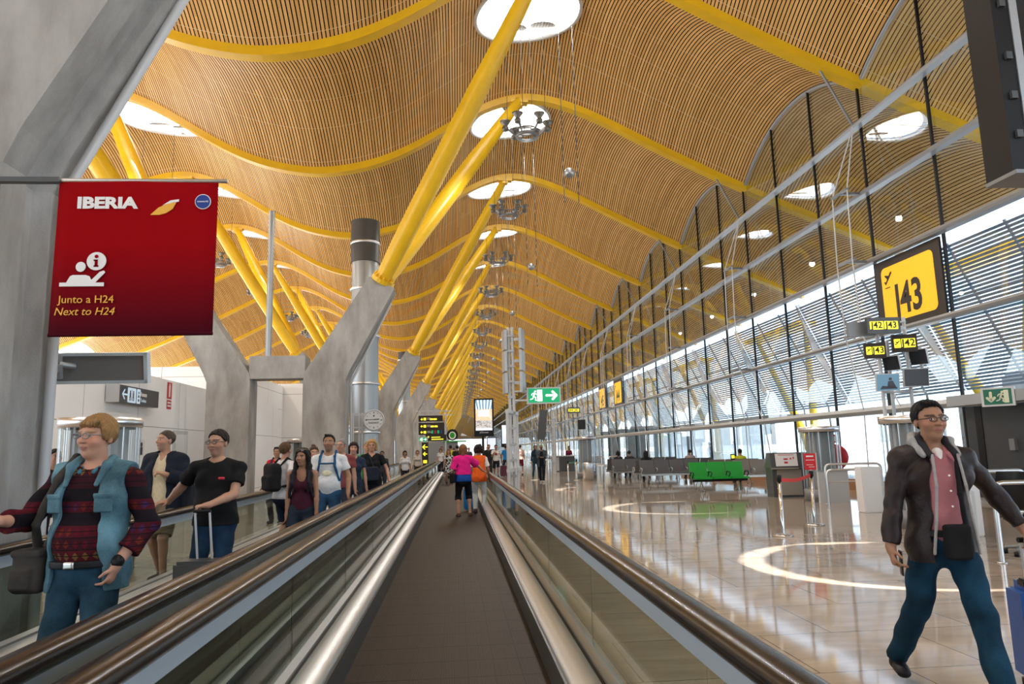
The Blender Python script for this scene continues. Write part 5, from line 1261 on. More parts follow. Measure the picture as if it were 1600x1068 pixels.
    def shoes(s, m, h=.0, name='shoe'):
        for n in 'LR':
            F = Field(); a, t = s.J['ank' + n], s.J['toe' + n]; lift = a[2] - .085
            F.cone(a + V3(0, 0, .01), a + V3(0, 0, -.045) - t * .02, .044, .042, .02, clip=[(a + V3(0, 0, .012 + h), (0, 0, 1))]); F.cone(a + V3(0, 0, -.045) - t * .02, a + t * .15 + V3(0, 0, -.055), .041, .036, .03, flat=(V3(0, 0, 1), 1.1)); F.cone(a + t * .08 + V3(0, 0, -.055), a + t * .16 + V3(0, 0, -.06), .043, .036, .02, flat=(V3(0, 0, 1), 1.4))
            VQ = F.mesh(max(s.h, .006), [(V3(0, 0, lift + .001), (0, 0, -1))]); o = skin_obj(name, (VQ[0] * s.k, VQ[1]), m, s.root)
        return s
    def glasses(s, col=(.02, .02, .02), dark=False, on_head=False):
        g = MB(); H = (lambda x, y, z: s.HP(x, y, z) * s.k) if not on_head else (lambda x, y, z: s.HP(x, y + .028, z + .095) * s.k); mm = mat('spectacle_frame', col, .3)
        for sd in (1, -1):
            g.tube([H(sd * .033 + .023 * math.cos(a), -.116 + .004 * abs(math.cos(a)), .010 + .016 * math.sin(a)) for a in np.linspace(0, 2 * PI, 15)], .0028, 5, False)
            g.tube([H(sd * .056, -.112, .016), H(sd * .080, -.05, .014), H(sd * .083, .015, .010)], .0028, 5)
        g.tube([H(-.010, -.119, .014), H(.010, -.119, .014)], .0028, 5); o = g.build('glasses', mm, s.root)
        for sd in (1, -1):
            l = MB(); l.add([H(sd * .033 + .021 * math.cos(a), -.1155, .010 + .0145 * math.sin(a)) for a in np.linspace(0, 2 * PI, 13)[:-1]], [tuple(range(12))])
            l.build('lens', M['lensdark'] if dark else M['lens'], o); return s
    def sdf(s, name, F, m, wr=0.0, clips=(), parent=None, res=None):
        VQ = F.mesh(res or s.h, clips, wr, 24, .5); return skin_obj(name, (VQ[0] * s.k, VQ[1]), m, parent or s.root)
    def loose(s, name, label, cat, F, m, wr=0.0, clips=(), res=None):
        """a separate thing (bag, phone ...) placed where the person holds or wears it"""
        t = thing(name, label, cat, s.loc, s.hd); VQ = F.mesh(res or s.h, clips, wr, 24, .5); skin_obj(PARTNAME.get(name, 'shell'), (VQ[0] * s.k, VQ[1]), m, t); return t
PARTNAME = {'backpack': 'main_pouch', 'shoulder_bag': 'main_pouch', 'phone': 'casing', 'water_bottle': 'bottle_body', 'waist_bag': 'main_pouch', 'suitcase': 'shell', 'handbag': 'main_pouch'}
M['lens'] = glass('spectacle_lens', (.9, .92, .93), 1.3); M['lensdark'] = mat('dark_lens', (.02, .015, .012), .1)
# ---------------------------------------------------------------- the passengers
BLK = (.012, .012, .014)
def straps(p, F=None, col=(.03, .03, .035), name='strap', g=.030, w=.02):
    F = Field()
    for sd in (1, -1):
        F.chain([p.up(sd * .10, .13, 1.33), p.up(sd * .105, .02, 1.49), p.up(sd * .11, -.10, 1.42), p.up(sd * .12, -.135, 1.28), p.up(sd * .16, -.05, 1.10)], [w] * 5, .01, flat=(V3(0, 1, 0), 1.6))
    return p.sdf(name, F, cloth(col), parent=p.root)
def pack(p, label, col, s=1.0, chest=False, strapg=0.0):
    F = Field(); F.box(p.up(0, .24, 1.22), V3(.15 * s, .10 * s, .23 * s), .07, .02); F.box(p.up(0, .33, 1.14), V3(.11 * s, .05, .12 * s), .04, .02)
    gq = .013 + strapg
    for sd in (1, -1):
        F.chain([p.up(sd * .095, .16, 1.40), p.up(sd * .10, .03, 1.497 + gq), p.up(sd * .105, -.085 - gq, 1.44), p.up(sd * .115, -.150 - gq, 1.30), p.up(sd * .165, -.05 - gq, 1.10), p.up(sd * .14, .14, 1.08)], [.018] * 6, .01)
    if chest: F.cone(p.up(.105, -.155 - gq, 1.34), p.up(-.105, -.155 - gq, 1.34), .012, .012, .01)
    return p.loose('backpack', label, 'backpack', F, cloth(col), .003)
def sling(p, label, col, side, z=.9, size=(.14, .06, .11), strap=True, name='shoulder_bag', y=.0, off=.12):
    F = Field(); c = p.up(side * (p.sw + off), y, z); F.box(c, V3(*size), .03, .02)
    if strap: F.chain([c + V3(0, 0, size[2]), p.up(side * (p.sw + .04), -.05, 1.2), p.up(side * .12, .0, 1.50), p.up(side * .15, .10, 1.25), c + V3(0, .03, size[2])], [.012] * 5, .01)
    return p.loose(name, label, 'bag', F, cloth(col), .002)

def diamonds():
    m = mat('patterned_knit', (.1, .02, .03), .95, spec=.1, bump=.35, bscale=300); n = N(m)
    tc = n.n('TexCoord'); sp = n.n('SeparateXYZ'); n.l(tc.outputs['Object'], sp.inputs[0]); x, z = sp.outputs[0], sp.outputs[2]
    a = n.math('ABSOLUTE', n.math('SUBTRACT', n.math('FRACT', n.math('DIVIDE', x, .048)), .5)); b = n.math('ABSOLUTE', n.math('SUBTRACT', n.math('FRACT', n.math('DIVIDE', z, .066)), .5))
    dia = n.math('LESS_THAN', n.math('ADD', a, b), .36)
    band = n.math('FLOOR', n.math('DIVIDE', z, .066)); wn = n.n('TexWhiteNoise', noise_dimensions='2D'); cb = n.n('CombineXYZ')
    n.l(n.math('FLOOR', n.math('DIVIDE', x, .144)), cb.inputs[0]); n.l(band, cb.inputs[1]); n.l(cb.outputs[0], wn.inputs[0])
    r = n.n('ValToRGB'); r.color_ramp.interpolation = 'CONSTANT'
    for pos, c in ((0, (.11, .008, .018)), (.28, (.16, .09, .03)), (.46, (.05, .02, .075)), (.64, (.02, .03, .05)), (.8, (.13, .02, .012))):
        e = r.color_ramp.elements.new(pos) if pos else r.color_ramp.elements[0]; e.color = (*c, 1)
    n.l(wn.outputs['Value'], r.inputs[0])
    ln = n.math('LESS_THAN', n.math('FRACT', n.math('DIVIDE', z, .033)), .16)
    w2 = n.n('TexWhiteNoise', noise_dimensions='1D'); n.l(band, w2.inputs['W'])
    base = n.mix(w2.outputs['Value'], (.012, .010, .014), (.085, .010, .018))
    c = n.mix(n.math('MULTIPLY', dia, n.math('GREATER_THAN', w2.outputs['Value'], .35)), base, r.outputs[0]); c = n.mix(ln, c, (.012, .010, .012)); n.l(c, n.b.inputs['Base Color'])
    return m
# 1 denim vest man, nearest
p = Person('older man in denim vest and patterned sweater holding a bottle, on the left walkway', (-2.12, 4.42, 0), -.08, 1.80, 1.12, skin='pale', res=.0055, head=(-.24, -.02, .03), lean=-.02, hands=((.205, -.085, .945), (-.34, -.27, 1.20)), hint=((.8, .6, -.1), (-.5, .3, -.8)), curl=(.5, .75), hdir=(unit((-.35, -.1, -1)), unit((-.6, -.7, .15))), pn=((-1, 0, 0), (0, -.2, 1)))
p.body(brow=(.34, .21, .11), lips=(.42, .17, .14), beard=((.50, .27, .19), .5)).hair('mop', (.27, .150, .058), .62).glasses((.16, .16, .17)).shoes(cloth((.04, .035, .03)))
p.bottom('jeans', jeans((.018, .050, .082)), wr=.005); p.top('sweater', diamonds(), g=.016, sleeve=.84, hem=.945, loose=.015, wr=.006)
dn = jeans((.070, .145, .185)); v = p.top('denim_vest', dn, g=.036, sleeve=0, hem=.80, neck=('none',), open_=(.70, .16, 1.50, .085), wr=.005, k=.05)
F = Field()
for sd in (1, -1):
    F.chain([p.up(sd * .06, .075, 1.49), p.up(sd * .095, .0, 1.51), p.up(sd * .10, -.07, 1.47), p.up(sd * .085, -.135, 1.37)], [.022, .024, .024, .012], .012)
p.sdf('vest_collar', F, dn, parent=p.root)
F = Field()
for sd in (1, -1): F.cone(p.up(sd * .055, .03, 1.49), p.up(sd * .04, -.085, 1.44), .020, .014, .01)
p.sdf('shirt_collar', F, cloth((.05, .16, .24)), parent=p.root)
F = Field()
for sd in (1, -1):
    F = Field(); F.box(p.up(sd * .135, -.142, 1.27), V3(.045, .008, .05), .006, .005, rot=rotz(.35 * sd)); F.box(p.up(sd * .135, -.150, 1.312), V3(.048, .007, .012), .005, .005, rot=rotz(.35 * sd)); p.sdf('vest_pocket', F, dn, parent=v)
F = Field(); F.cone(p.up(0, -.018, .93), p.up(0, -.018, .97), .188, .188, .01, flat=(V3(0, 1, 0), 1.12)); p.sdf('belt', F, cloth(BLK, .5), clips=[(p.up(0, 0, .968), (0, 0, 1)), (p.up(0, 0, .93), (0, 0, -1))])
F = Field(); F.box(p.up(0, -.185, .95), V3(.028, .012, .02), .004); p.sdf('belt_buckle', F, M['steel'])
w, d, pn, lat = p.hands_dir['L']; F = Field(); F.cone(w - d * .016, w - d * .004, .033, .033, .005); F.box(w - d * .01 + unit(np.cross(d, V3(0, 0, 1))) * 0 + V3(.0, -.033, .0), V3(.018, .006, .016), .004); p.sdf('wristwatch', F, M['black'])
w, d, pn, lat = p.hands_dir['R']; c = w + d * .085 + pn * .045
F = Field(); F.cone(c - V3(0, 0, .09), c + V3(0, 0, .03), .033, .033, .01); F.cone(c + V3(0, 0, .03), c + V3(0, 0, .085), .033, .014, .01)
t = p.loose('water_bottle', 'small clear plastic bottle with red cap in the denim vest man\'s raised hand', 'bottle', F, M['bottle'] if 'bottle' in M else mat('clear_bottle', (.55, .72, .82), .1))
F = Field(); F.cone(c + V3(0, 0, .088), c + V3(0, 0, .115), .017, .017, .004); VQ = F.mesh(.004); skin_obj('cap', (VQ[0] * p.k, VQ[1]), M['red'], t)
F = Field(); cc = p.up(-.30, .03, .90); F.box(cc, V3(.085, .12, .11), .03, .02); F.box(cc + V3(-.02, -.1, -.03), V3(.06, .04, .06), .02, .02); F.box(cc + V3(0, 0, .105), V3(.09, .125, .02), .015, .01)
F.chain([cc + V3(0, -.02, .12), p.up(-.245, -.11, 1.16), p.up(-.14, -.115, 1.40), p.up(-.115, .0, 1.525), p.up(-.15, .12, 1.36), cc + V3(0, .06, .12)], [.022] * 6, .01)
p.loose('shoulder_bag', 'dark camera bag hanging on a grey strap at the denim vest man\'s hip', 'bag', F, cloth((.05, .045, .04)), .002)

# 2 navy jacket man on the floor beyond the walkway
p = Person('man in navy jacket, beige polo and brown shorts walking beyond the left handrail', (-3.80, 9.75, 0), -.12, 1.90, 1.03, skin='fair', res=.008, head=(-.55, .05, 0), feet=((.10, -.12, 0, .1), (-.07, .14, 0.0, -.2)), hands=((.10, -.17, 1.24), (-.27, -.06, .86)), hint=((.8, .5, -.3), (-.5, .6, 0)), curl=(.9, .5))
p.body(brow=(.10, .07, .05), beard=((.30, .22, .18), .55)).hair('buzz', (.06, .045, .035)).shoes(cloth((.05, .035, .025), .6))
p.bottom('shorts', cloth((.17, .125, .085)), to=.47, loose=.03); p.top('polo', cloth((.62, .53, .36)), sleeve=.25, hem=.90, neck=('collar', 1.34)); p.top('jacket', cloth((.012, .016, .028)), g=.034, sleeve=.93, hem=.80, loose=.012, neck=('none',), open_=(.75, .11, 1.5, .07), wr=.006)
sling(p, 'dark bag slung behind the navy jacket man', (.02, .022, .03), 1, .95, (.10, .12, .16), y=.14, off=.02)
# 3 black T-shirt man
p = Person('stout man with glasses in black T-shirt resting a hand on the left handrail', (-2.33, 7.25, 0), -.02, 1.80, 1.22, skin='fair', res=.007, head=(-.22, -.03, 0), hands=((.04, -.30, 1.08), (-.66, .35, .985)), hint=((.7, .55, -.2), (-.3, .3, -.6)), curl=(.75, .3), hdir=((-.9, -.35, -.1), (-.6, -.75, -.05)), pn=((0, 0, -1), (0, 0, -1)))
p.body(brow=(.02, .015, .012), beard=((.24, .15, .12), .35)).hair('thin', (.018, .013, .010), 1.2).glasses((.02, .02, .02)).shoes(cloth((.03, .03, .03)))
p.bottom('jeans', jeans((.013, .035, .075))); p.top('t_shirt', cloth((.008, .008, .009)), g=.016, sleeve=.30, hem=.88, loose=.010, wr=.006)
F = Field(); F.box(p.up(.10, -.175, 1.31), V3(.03, .01, .012), .004); p.sdf('chest_print', F, cloth((.6, .05, .08)))
t = thing('suitcase', 'upright dark suitcase with long silver pull handle, black T-shirt man holding it', 'suitcase', (-2.31, 6.82, 0), -.02)
MB().box((0, 0, .34), (.40, .26, .60)).build('shell', M['dgrey'], t, .03)
for x in (-.065, .065): MB().tube([(x + .02, .05, .62), (x, -.0, 1.06)], .011, 8).build('pull_rod', M['lgrey'], t)
MB().tube([(-.075, 0, 1.065), (.075, 0, 1.065)], .016, 8).build('grip', M['black'], t)
for x in (-.15, .15):
    for y in (-.08, .08): MB().lathe([(0, -.02), (.025, -.02), (.025, .02), (0, .02)], (x, y, .03), 10).build('wheel', M['black'], t)
# 4 maroon tank woman
p = Person('young woman with long black hair in maroon tank top on the left walkway', (-1.98, 9.5, 0), -.02, 1.62, .98, True, 'tan', res=.0075, head=(-.30, .02, .02), hands=((.22, -.10, .86), (-.20, -.06, .80)), hint=((.6, .7, 0), (-.5, .7, 0)))
p.body(brow=(.02, .012, .01), lips=(.33, .12, .10)).hair('long', (.012, .009, .008)).shoes(cloth((.2, .2, .2)))
p.bottom('shorts', jeans((.02, .03, .05)), to=.26); p.top('tank_top', cloth((.055, .010, .024)), g=.010, sleeve=0, hem=.93, neck=('tank',), wr=.004); p.glasses((.30, .20, .10), True, True); straps(p, col=(.02, .02, .028), name='backpack_strap', w=.016)
pack(p, 'dark backpack on the back of the maroon tank top woman', (.02, .02, .028), .9)
# 5 white tee with blue straps
p = Person('dark haired man in white T-shirt with blue backpack straps on the left walkway', (-1.98, 11.4, 0), .0, 1.84, 1.1, skin='tan', res=.0085, head=(.0, .08, 0), hands=((.30, -.10, .92), (-.24, -.1, .86)))
p.body(brow=(.02, .015, .01), beard=((.13, .08, .06), .4)).hair('short', (.012, .010, .008), .8).shoes(cloth((.2, .2, .2))); p.bottom('jeans', jeans((.02, .06, .12))); p.top('t_shirt', cloth((.68, .70, .72)), sleeve=.30, hem=.90, loose=.012)
F = Field(); F.ell(p.up(0, -.158, 1.20), (.075, .012, .04)); p.sdf('chest_print', F, cloth((.72, .70, .48)))
pack(p, 'blue backpack worn by the man in white T-shirt', (.02, .085, .19), 1.0, True, .008)
# 6 person turned away leaning on the rail
p = Person('brown haired man in white T-shirt turned away, elbow on the left handrail', (-2.72, 11.7, 0), 2.5, 1.74, 1.0, skin='fair', res=.009, head=(.3, .1, 0), hands=((.17, -.26, 1.02), (-.16, .06, 1.02)), hint=((.9, .4, 0), (-.9, .6, 0)))
p.body(brow=(.08, .05, .03)).hair('short', (.09, .05, .025), 1.1).shoes(cloth((.1, .1, .1))); p.bottom('shorts', cloth((.015, .022, .05)), to=.45, loose=.025); p.top('t_shirt', cloth((.66, .66, .68)), sleeve=.28, hem=.88, loose=.02)
pack(p, 'black backpack of the man turned away at the left handrail', (.015, .015, .017), .95)
# 7.. farther passengers on the left walkway and beside it
def quick(label, x, y, H, hd, skin='fair', hair=('short', (.03, .02, .015)), top=((.5, .5, .5), .28), bot=('trousers', (.03, .04, .06), 1.0), res=.012, female=False, girth=1.0, hands=None, feet=None, head=(0, 0, 0), glasses=False, shoe=(.05, .05, .05), beard=None, neck='crew', hem=.88, seated=False, hipz=None, z=0.0, **kw):
    p = Person(label, (x, y, z), hd, H, girth, female, skin, head, hands=hands, feet=feet, res=res, hipz=hipz, **kw)
    p.body(brow=tuple(c * .8 for c in hair[1]) if hair else None, beard=beard)
    if hair: p.hair(*hair)
    p.shoes(cloth(shoe)); p.bottom(bot[0], cloth(bot[1]) if bot[0] != 'jeans' else jeans(bot[1]), to=bot[2], loose=.02 if bot[2] < .95 else .012, **(bot[3] if len(bot) > 3 else {}))
    p.top('shirt', cloth(top[0]), sleeve=top[1], hem=hem, loose=.015, neck=(neck, 1.33))
    if glasses: p.glasses()
    return p
p = quick('man in red shirt with dark backpack standing past the left walkway, by the white wall', -4.2, 17.3, 1.73, -.1, 'tan', ('short', (.012, .01, .01)), ((.55, .015, .02), .3), ('trousers', (.03, .03, .04), 1.0), hands=((.17, -.22, 1.05), (-.30, -.05, .9)))
pack(p, 'dark blue backpack worn by the red-shirted man', (.03, .05, .10), 1.0)
quick('woman with hair in a bun behind the white T-shirt man', -2.52, 13.0, 1.68, .1, 'fair', ('bun', (.05, .025, .015)), ((.30, .28, .28), .3), female=True, head=(.25, 0, 0))
quick('grey haired man half hidden behind the white T-shirt man', -2.18, 13.9, 1.82, -.1, 'fair', ('buzz', (.22, .21, .20)), ((.20, .05, .05), .3), glasses=True, head=(-.3, 0, 0))
quick('woman with dark bobbed hair in navy top behind the white T-shirt man', -2.05, 14.6, 1.76, .0, 'fair', ('bob', (.02, .012, .01), .8), ((.02, .03, .06), .25), female=True, head=(.15, 0, 0))
quick('balding man in green shirt behind the blonde woman', -2.06, 16.9, 1.80, .1, 'pale', ('buzz', (.25, .18, .12)), ((.02, .30, .08), .3), head=(.1, 0, 0))
p = quick('blonde woman with glasses in black shirt, hand on the left walkway rail', -1.78, 15.4, 1.82, .1, 'pale', ('bob', (.42, .24, .09)), ((.010, .010, .012), .27), ('trousers', (.015, .02, .035), 1.0), female=True, girth=1.22, glasses=True, hands=((.34, -.12, .95), (-.22, -.22, .98)), neck='collar', hem=.86, head=(-.1, 0, 0))
F = Field(); F.chain([p.up(.16, -.12, 1.02), p.up(.02, -.175, 1.25), p.up(-.07, -.09, 1.48)], [.014] * 3, .01); F.box(p.up(-.02, -.24, 1.08), V3(.16, .07, .14), .04); p.loose('shoulder_bag', 'dark bag carried in front by the blonde woman, grey strap across', 'bag', F, cloth((.02, .025, .04)), .002)
quick('woman in white shirt with lanyard, far along the left walkway', -2.12, 30, 1.60, .1, 'tan', ('bob', (.02, .015, .012), .8), ((.66, .66, .68), .4), ('trousers', (.02, .02, .025), 1.0), female=True, res=.018)
quick('woman in pale top and brown vest, farthest on the left walkway', -1.98, 37, 1.62, 0, 'fair', ('bob', (.14, .07, .03), .8), ((.55, .50, .45), .9), ('trousers', (.06, .03, .02), 1.0), female=True, res=.02)
quick('dark passenger beside the white-shirted far woman on the left walkway', -2.75, 27, 1.60, .1, 'brown', ('short', (.02, .015, .012)), ((.04, .04, .05), .9), res=.018)
quick('person in dark clothes and cap half hidden behind the denim vest man', -5.95, 11.2, 1.72, .6, 'fair', ('buzz', (.012, .012, .014)), ((.015, .015, .02), .9), res=.012, head=(.4, 0, 0))
# people ahead on the walkway
p = quick('woman seen from behind in pink top, blue shirt and black capri shorts', .16, 17.3, 1.68, PI + .08, 'fair', ('bob', (.20, .09, .035), 1.0), ((.01, .07, .33), .2), ('capri_shorts', (.008, .008, .01), .60), female=True, girth=1.25, res=.01, hands=((-.26, -.02, .82) if 0 else (.28, -.05, .85), (-.62, -.42, 1.02)), hint=((.5, .8, 0), (-.3, .6, -.5)), feet=((.13, 0, 0), (-.16, -.06, 0)), shoe=(.10, .06, .04), hem=.86)
p.top('pink_shawl_top', cloth((.72, .015, .22)), g=.032, sleeve=.44, hem=1.03, loose=.035, neck=('none',), wr=.006)
sling(p, 'black handbag on the pink top woman\'s shoulder', (.010, .010, .011), 1, .95, (.07, .14, .12), name='handbag', off=.09)
p = quick('woman with dark curly hair in orange vest over white, seen from behind', .56, 18.1, 1.66, PI - .1, 'tan', ('curly', (.018, .008, .006)), ((.72, .70, .68), .35), ('white_trousers', (.60, .62, .64), .97), female=True, girth=1.1, res=.01, hem=.84, hands=((.20, -.15, .95), (-.26, -.1, .9)))
p.top('orange_vest', cloth((.78, .13, .02)), g=.028, sleeve=0, hem=.82, neck=('none',), wr=.005)
t = thing('suitcase', 'small bright blue suitcase between the two women ahead on the walkway', 'suitcase', (.36, 18.9, 0), .1); MB().box((0, 0, .32), (.36, .24, .56)).build('shell', mat('blue_shell', (.01, .20, .55), .35), t, .03); MB().tube([(-.1, 0, .6), (-.1, 0, .9), (.1, 0, .9), (.1, 0, .6)], .012, 6).build('pull_handle', M['lgrey'], t)
p = quick('long haired woman in black and white patterned dress farther on the walkway', -.38, 35, 1.62, .05, 'fair', ('longback', (.16, .07, .03)), ((.05, .05, .05), .25), ('skirt', (.05, .05, .05), .40, dict(skirt=.35)), female=True, res=.018)
def pat():
    m = cloth((.051, .051, .051)); n = N(m); tc = n.n('TexCoord'); v = n.n('TexVoronoi'); v.inputs['Scale'].default_value = 11; n.l(tc.outputs['Object'], v.inputs['Vector']); n.l(n.mix(n.math('GREATER_THAN', v.outputs['Distance'], .5), (.03, .03, .032), (.6, .6, .6)), n.b.inputs['Base Color']); return m
_pm = pat()
for c in p.root.children:
    if c.name.split('.')[0] in ('shirt', 'skirt'): c.data.materials[0] = _pm
quick('man in yellow shirt and dark vest far ahead on the walkway, left one', -.33, 41, 1.86, PI, 'tan', ('short', (.015, .012, .01)), ((.55, .52, .06), .3), res=.022)
quick('man in black far ahead on the walkway, beside the yellow shirt', .05, 39.5, 1.84, PI, 'tan', ('short', (.012, .01, .01)), ((.02, .02, .02), .3), res=.022)
quick('woman in white top at the end of the walkway, by the direction signs', -1.05, 48.2, 1.72, .1, 'fair', ('bob', (.10, .05, .03)), ((.68, .68, .70), .3), ('trousers', (.02, .02, .03), 1.0), female=True, res=.022)
quick('tall man in dark top behind the white-topped woman by the direction signs', -1.0, 50, 1.86, 0, 'tan', ('short', (.015, .012, .01)), ((.30, .30, .34), .3), res=.022)
for i, (x, y, H, c, hc, d) in enumerate(((.9, 52, 1.75, (.05, .05, .06), (.05, .03, .02), 'dark shirt left of the advertising pole'), (1.6, 55, 1.72, (.5, .45, .42), (.02, .015, .01), 'pale shirt just behind the advertising pole'), (2.5, 58, 1.78, (.25, .05, .05), (.10, .05, .03), 'dull red shirt beyond the dark jacket man'), (-.2, 60, 1.80, (.35, .36, .4), (.03, .02, .015), 'grey shirt near the coffee kiosk'))):
    quick('distant standing passenger in ' + d, x, y, H, PI if i % 2 else .2, 'fair', ('short', hc), (c, .3), res=.025)
# hall beyond the right rail
p = quick('man in white T-shirt with red emblem and black shorts pulling a red suitcase', 2.28, 41.5, 1.83, -.05, 'tan', ('short', (.012, .01, .01)), ((.66, .64, .62), .3), ('shorts', (.012, .012, .014), .5), res=.02, hands=((.33, .15, .85), (-.12, -.2, 1.30)), feet=((.10, -.2, 0), (-.1, .15, 0)), beard=((.06, .04, .03), .6))
F = Field(); F.box(p.up(0, -.15, 1.26), V3(.06, .02, .06), .01, rot=roty(.78)); p.sdf('chest_emblem', F, cloth((.35, .02, .05)))
t = thing('suitcase', 'dark red suitcase pulled by the man in white T-shirt and black shorts', 'suitcase', (2.75, 42.0, 0), .2); MB().box((0, 0, .33), (.42, .26, .6)).build('shell', mat('maroon_shell', (.12, .015, .05), .4), t, .03); MB().tube([(-.1, 0, .6), (-.12, 0, .92), (.08, 0, .92), (.1, 0, .6)], .014, 6).build('pull_handle', M['black'], t)
quick('bearded man in long dark jacket walking beside the white T-shirt man', 1.92, 42.6, 1.86, 0, 'fair', ('short', (.03, .02, .015)), ((.02, .022, .025), .95), ('trousers', (.05, .04, .035), 1.0), res=.02, hem=.70, beard=((.08, .05, .03), .6))
quick('man in bright blue T-shirt seen between the gantry posts', 3.05, 44.5, 1.82, PI + .2, 'tan', ('short', (.012, .01, .01)), ((.02, .22, .55), .3), ('trousers', (.02, .025, .05), 1.0), res=.02)
quick('child in blue and orange between the gantry posts', 3.2, 43, 1.36, PI, 'fair', ('bob', (.22, .09, .03)), ((.03, .14, .42), .3), ('shorts', (.02, .22, .6), .5), res=.02)
quick('man in pale pink shirt and maroon shorts seen from behind, right of the gantry', 3.9, 44, 1.82, PI - .2, 'fair', ('short', (.04, .025, .02)), ((.62, .45, .40), .3), ('shorts', (.16, .015, .03), .45), res=.02)
p = quick('person in dark blue with head scarf walking beside the green-capped passenger', 4.35, 39.5, 1.74, .2, 'tan', ('hood', (.012, .016, .028)), ((.015, .03, .055), .95), ('trousers', (.02, .06, .10), 1.0), female=True, res=.018, feet=((.1, -.2, 0), (-.1, .2, 0)), hem=.78)
p = quick('passenger in dark clothes and light green cap looking at a phone', 3.98, 33.6, 1.74, -.05, 'brown', ('buzz', (.10, .45, .12)), ((.012, .013, .015), .95), ('trousers', (.010, .013, .022), 1.0), res=.015, feet=((.05, -.2, 0), (-.05, .2, 0)), hands=((.07, -.28, 1.16), (-.05, -.28, 1.16)), shoe=(.5, .5, .5), hem=.84, head=(0, .25, 0), beard=((.03, .02, .015), .7))
F = Field(); F.box(p.up(.01, -.36, 1.19), V3(.035, .012, .06), .006, rot=rotx(.6)); p.loose('phone', 'dark phone held in both hands by the green-capped passenger', 'phone', F, M['black'])
p.top('grey_cardigan', cloth((.06, .075, .09)), g=.03, sleeve=.9, hem=.72, neck=('none',), open_=(.6, .12, 1.5, .07))
quick('person in dark red standing at the far boarding counter', 7.75, 49.2, 1.66, -.4, 'brown', ('bun', (.012, .01, .01)), ((.14, .015, .04), .9), ('trousers', (.015, .015, .02), 1.0), female=True, res=.02)
# seated people
def sit(label, x, y, hd, top, hair, skin='tan', res=.016, sleeve=.3, H=1.72, female=False):
    return quick(label, x, y, H, hd, skin, hair, (top, sleeve), ('trousers', (.02, .022, .03), 1.0), res=res, hipz=.53, feet=((.11, -.46, 0), (-.11, -.44, 0)), hands=((.12, -.32, .62), (-.12, -.32, .62)), hem=.86, female=female)
bench(7.5, 9.6, 35.6, 3, M['seatgrey'], 'dark grey bench facing the window, two dark haired people on it', 1)
bench(7.75, 9.1, 31.0, 2, M['seatgrey'], 'short dark grey bench facing the window, reclining person on it', 1)
sit('dark haired person seated with back to the viewer, leftmost on the benches', 8.15, 35.85, PI, (.03, .03, .035), ('bob', (.015, .012, .01)), female=True)
sit('dark haired person seated with back to the viewer, second from left on the benches', 8.72, 35.85, PI, (.05, .04, .04), ('short', (.015, .012, .01)))
sit('person with long black hair seated facing the window, behind the four-seat bench', 8.35, 31.25, PI - .2, (.03, .03, .035), ('longback', (.010, .009, .009)), female=True)
sit('short haired man in grey-pink shirt seated facing the window', 11.0, 33.25, PI, (.42, .34, .33), ('buzz', (.015, .012, .01)))
sit('person in yellow shirt seated facing the window behind the green bench', 11.5, 28.45, PI, (.50, .52, .03), ('short', (.012, .01, .01)))
# leather jacket man, nearest on the right
p = Person('man in dark leather jacket, pink shirt and jeans pulling a blue suitcase', (3.02, 4.36, 0), -.12, 1.80, 1.0, skin='tan', res=.0055, head=(-.02, .02, -.03), feet=((.03, -.42, 0, .0), (-.17, .36, .05, -.25)), hands=((.475, -.02, .965), (-.335, -.05, .86)), hint=((.6, .8, -.2), (-.5, .8, 0)), curl=(.85, .6), hipz=.905, hdir=((.35, -.35, -.85), (.0, -.35, -1)), pn=((-.6, .5, -.2), (.9, -.2, 0)))
p.body(brow=(.018, .012, .010), lips=(.34, .13, .11), beard=((.20, .115, .08), .3)).hair('short', (.010, .009, .010), 1.0).glasses((.02, .015, .015)).shoes(cloth((.012, .013, .018), .5))
p.bottom('jeans', jeans((.006, .030, .060)), wr=.007); sh = p.top('pink_shirt', cloth((.37, .145, .165), noise=.05), g=.014, sleeve=0, hem=.90, neck=('collar', 1.36), wr=.005)
F = Field()
for sd in (1, -1): F.cone(p.up(sd * .055, .02, 1.50), p.up(sd * .05, -.095, 1.43), .020, .012, .01); F.cone(p.up(sd * .05, -.095, 1.43), p.up(sd * .065, -.135, 1.385), .016, .006, .01)
p.sdf('shirt_collar', F, cloth((.37, .145, .165), noise=.05))
F = Field(); F.cone(p.up(0, -.05, 1.44), p.up(0, -.092, 1.385), .035, .010, .01); p.sdf('white_undershirt', F, cloth((.75, .75, .75)))
for z in (1.31, 1.22, 1.13): MB().tube([tuple(p.up(0, -.158, z) * p.k), tuple(p.up(0, -.164, z) * p.k)], .006, 8).build('shirt_button', M['matwhite'], sh)
M['leather'] = mat('brown_black_leather', (.017, .010, .010), .5, spec=.28, noise=.3, nscale=14, bump=.3, bscale=50)
jk = p.top('leather_jacket', M['leather'], g=.027, sleeve=.965, hem=.80, neck=('none',), open_=(.70, .125, 1.50, .078), wr=.006, loose=.004, slv_g=.014)
F = Field()
for sd in (1, -1): F.chain([p.up(sd * .075, -.140, 1.43), p.up(sd * .085, -.172, 1.25), p.up(sd * .105, -.165, 1.05), p.up(sd * .13, -.155, .86)], [.009] * 4, .005)
p.sdf('zip_edge', F, cloth((.30, .29, .29)), parent=jk)
F = Field(); F.chain([p.up(-.105, -.10, 1.43), p.up(-.115, .0, 1.51), p.up(-.06, .085, 1.54), p.up(.06, .085, 1.54), p.up(.115, .0, 1.51), p.up(.105, -.10, 1.43)], [.016, .024, .032, .034, .024, .016], .02); p.sdf('hood', F, cloth((.30, .30, .30)), .004)
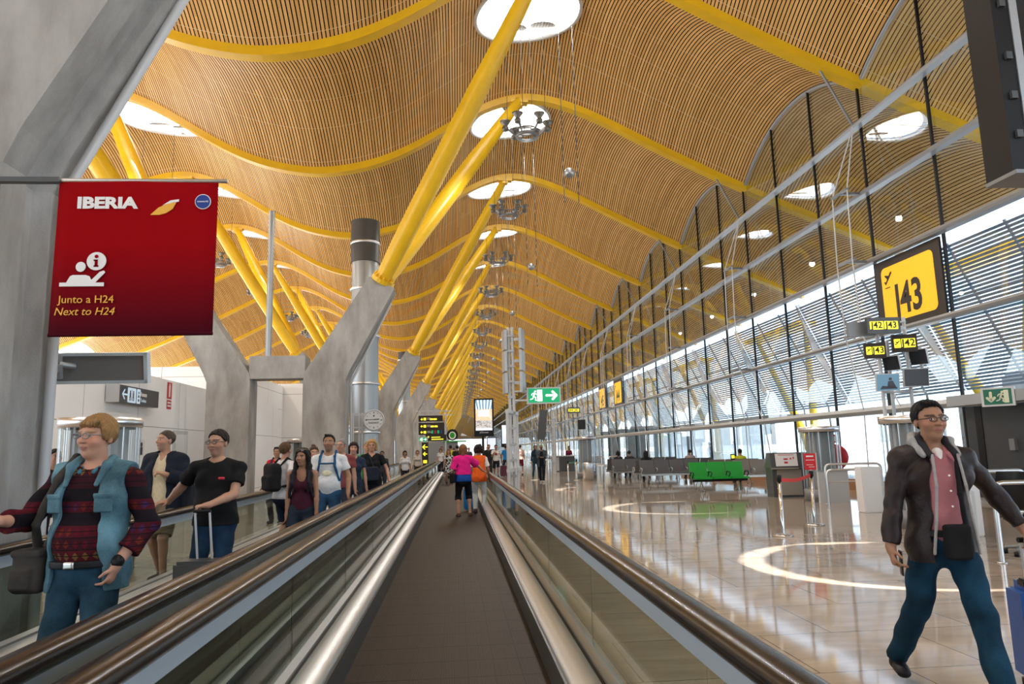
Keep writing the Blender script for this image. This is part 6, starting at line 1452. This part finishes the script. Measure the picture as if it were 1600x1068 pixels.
F = Field(); F.chain([p.up(-.075, -.125, 1.43), p.up(-.075, .0, 1.52), p.up(.0, .075, 1.55), p.up(.075, .0, 1.52), p.up(.075, -.125, 1.43)], [.018, .024, .03, .024, .018], .02); p.sdf('hood_lining', F, cloth((.02, .02, .025)), .003)
F = Field(); F.cone(p.up(0, -.01, .955), p.up(0, -.01, .985), .168, .166, .01, flat=(V3(0, 1, 0), 1.22)); p.sdf('belt', F, cloth(BLK, .5), clips=[(p.up(0, 0, .99), (0, 0, 1)), (p.up(0, 0, .95), (0, 0, -1))])
F = Field(); F.box(p.up(-.01, -.19, .93), V3(.075, .03, .10), .02, .01); F.chain([p.up(.05, -.185, 1.02), p.up(.045, -.172, 1.2), p.up(.075, -.12, 1.44)], [.014] * 3, .008); p.loose('waist_bag', 'small black crossbody bag hanging in front of the jacket man\'s belt', 'bag', F, cloth((.008, .008, .009)), .002)
w, d, pn, lat = p.hands_dir['R']; c = w + d * .10 + pn * .035; F = Field(); F.box(c, V3(.006, .036, .072), .005, rot=rotz(-.3)); p.loose('phone', 'black phone in the leather jacket man\'s lowered hand', 'phone', F, M['black'], res=.004)
wl = p.world(p.hands_dir['L'][0] + p.hands_dir['L'][1] * .09)
t = thing('suitcase', 'bright blue suitcase with silver pull rod at the right edge', 'suitcase', (wl.x + .05, wl.y + .12, 0), -.3)
MB().box((.12, 0, .345), (.46, .30, .60)).build('shell', mat('royal_blue_shell', (.008, .10, .42), .4), t, .05)
hh = wl.z
for x in (-.045, .075): MB().tube([(x + .02, 0, .63), (x - .01, -.06, hh - .02)], .011, 8).build('pull_rod', M['lgrey'], t)
MB().tube([(-.075, -.075, hh), (.085, -.05, hh)], .017, 8).build('grip', M['black'], t)
MB().box((.03, -.02, .645), (.2, .1, .05)).build('handle_housing', M['black'], t, .01)
for x in (-.05, .28):
    for y in (-.1, .1): MB().lathe([(0, -.02), (.03, -.02), (.03, .02), (0, .02)], (x, y, .03), 10).build('wheel', M['black'], t)
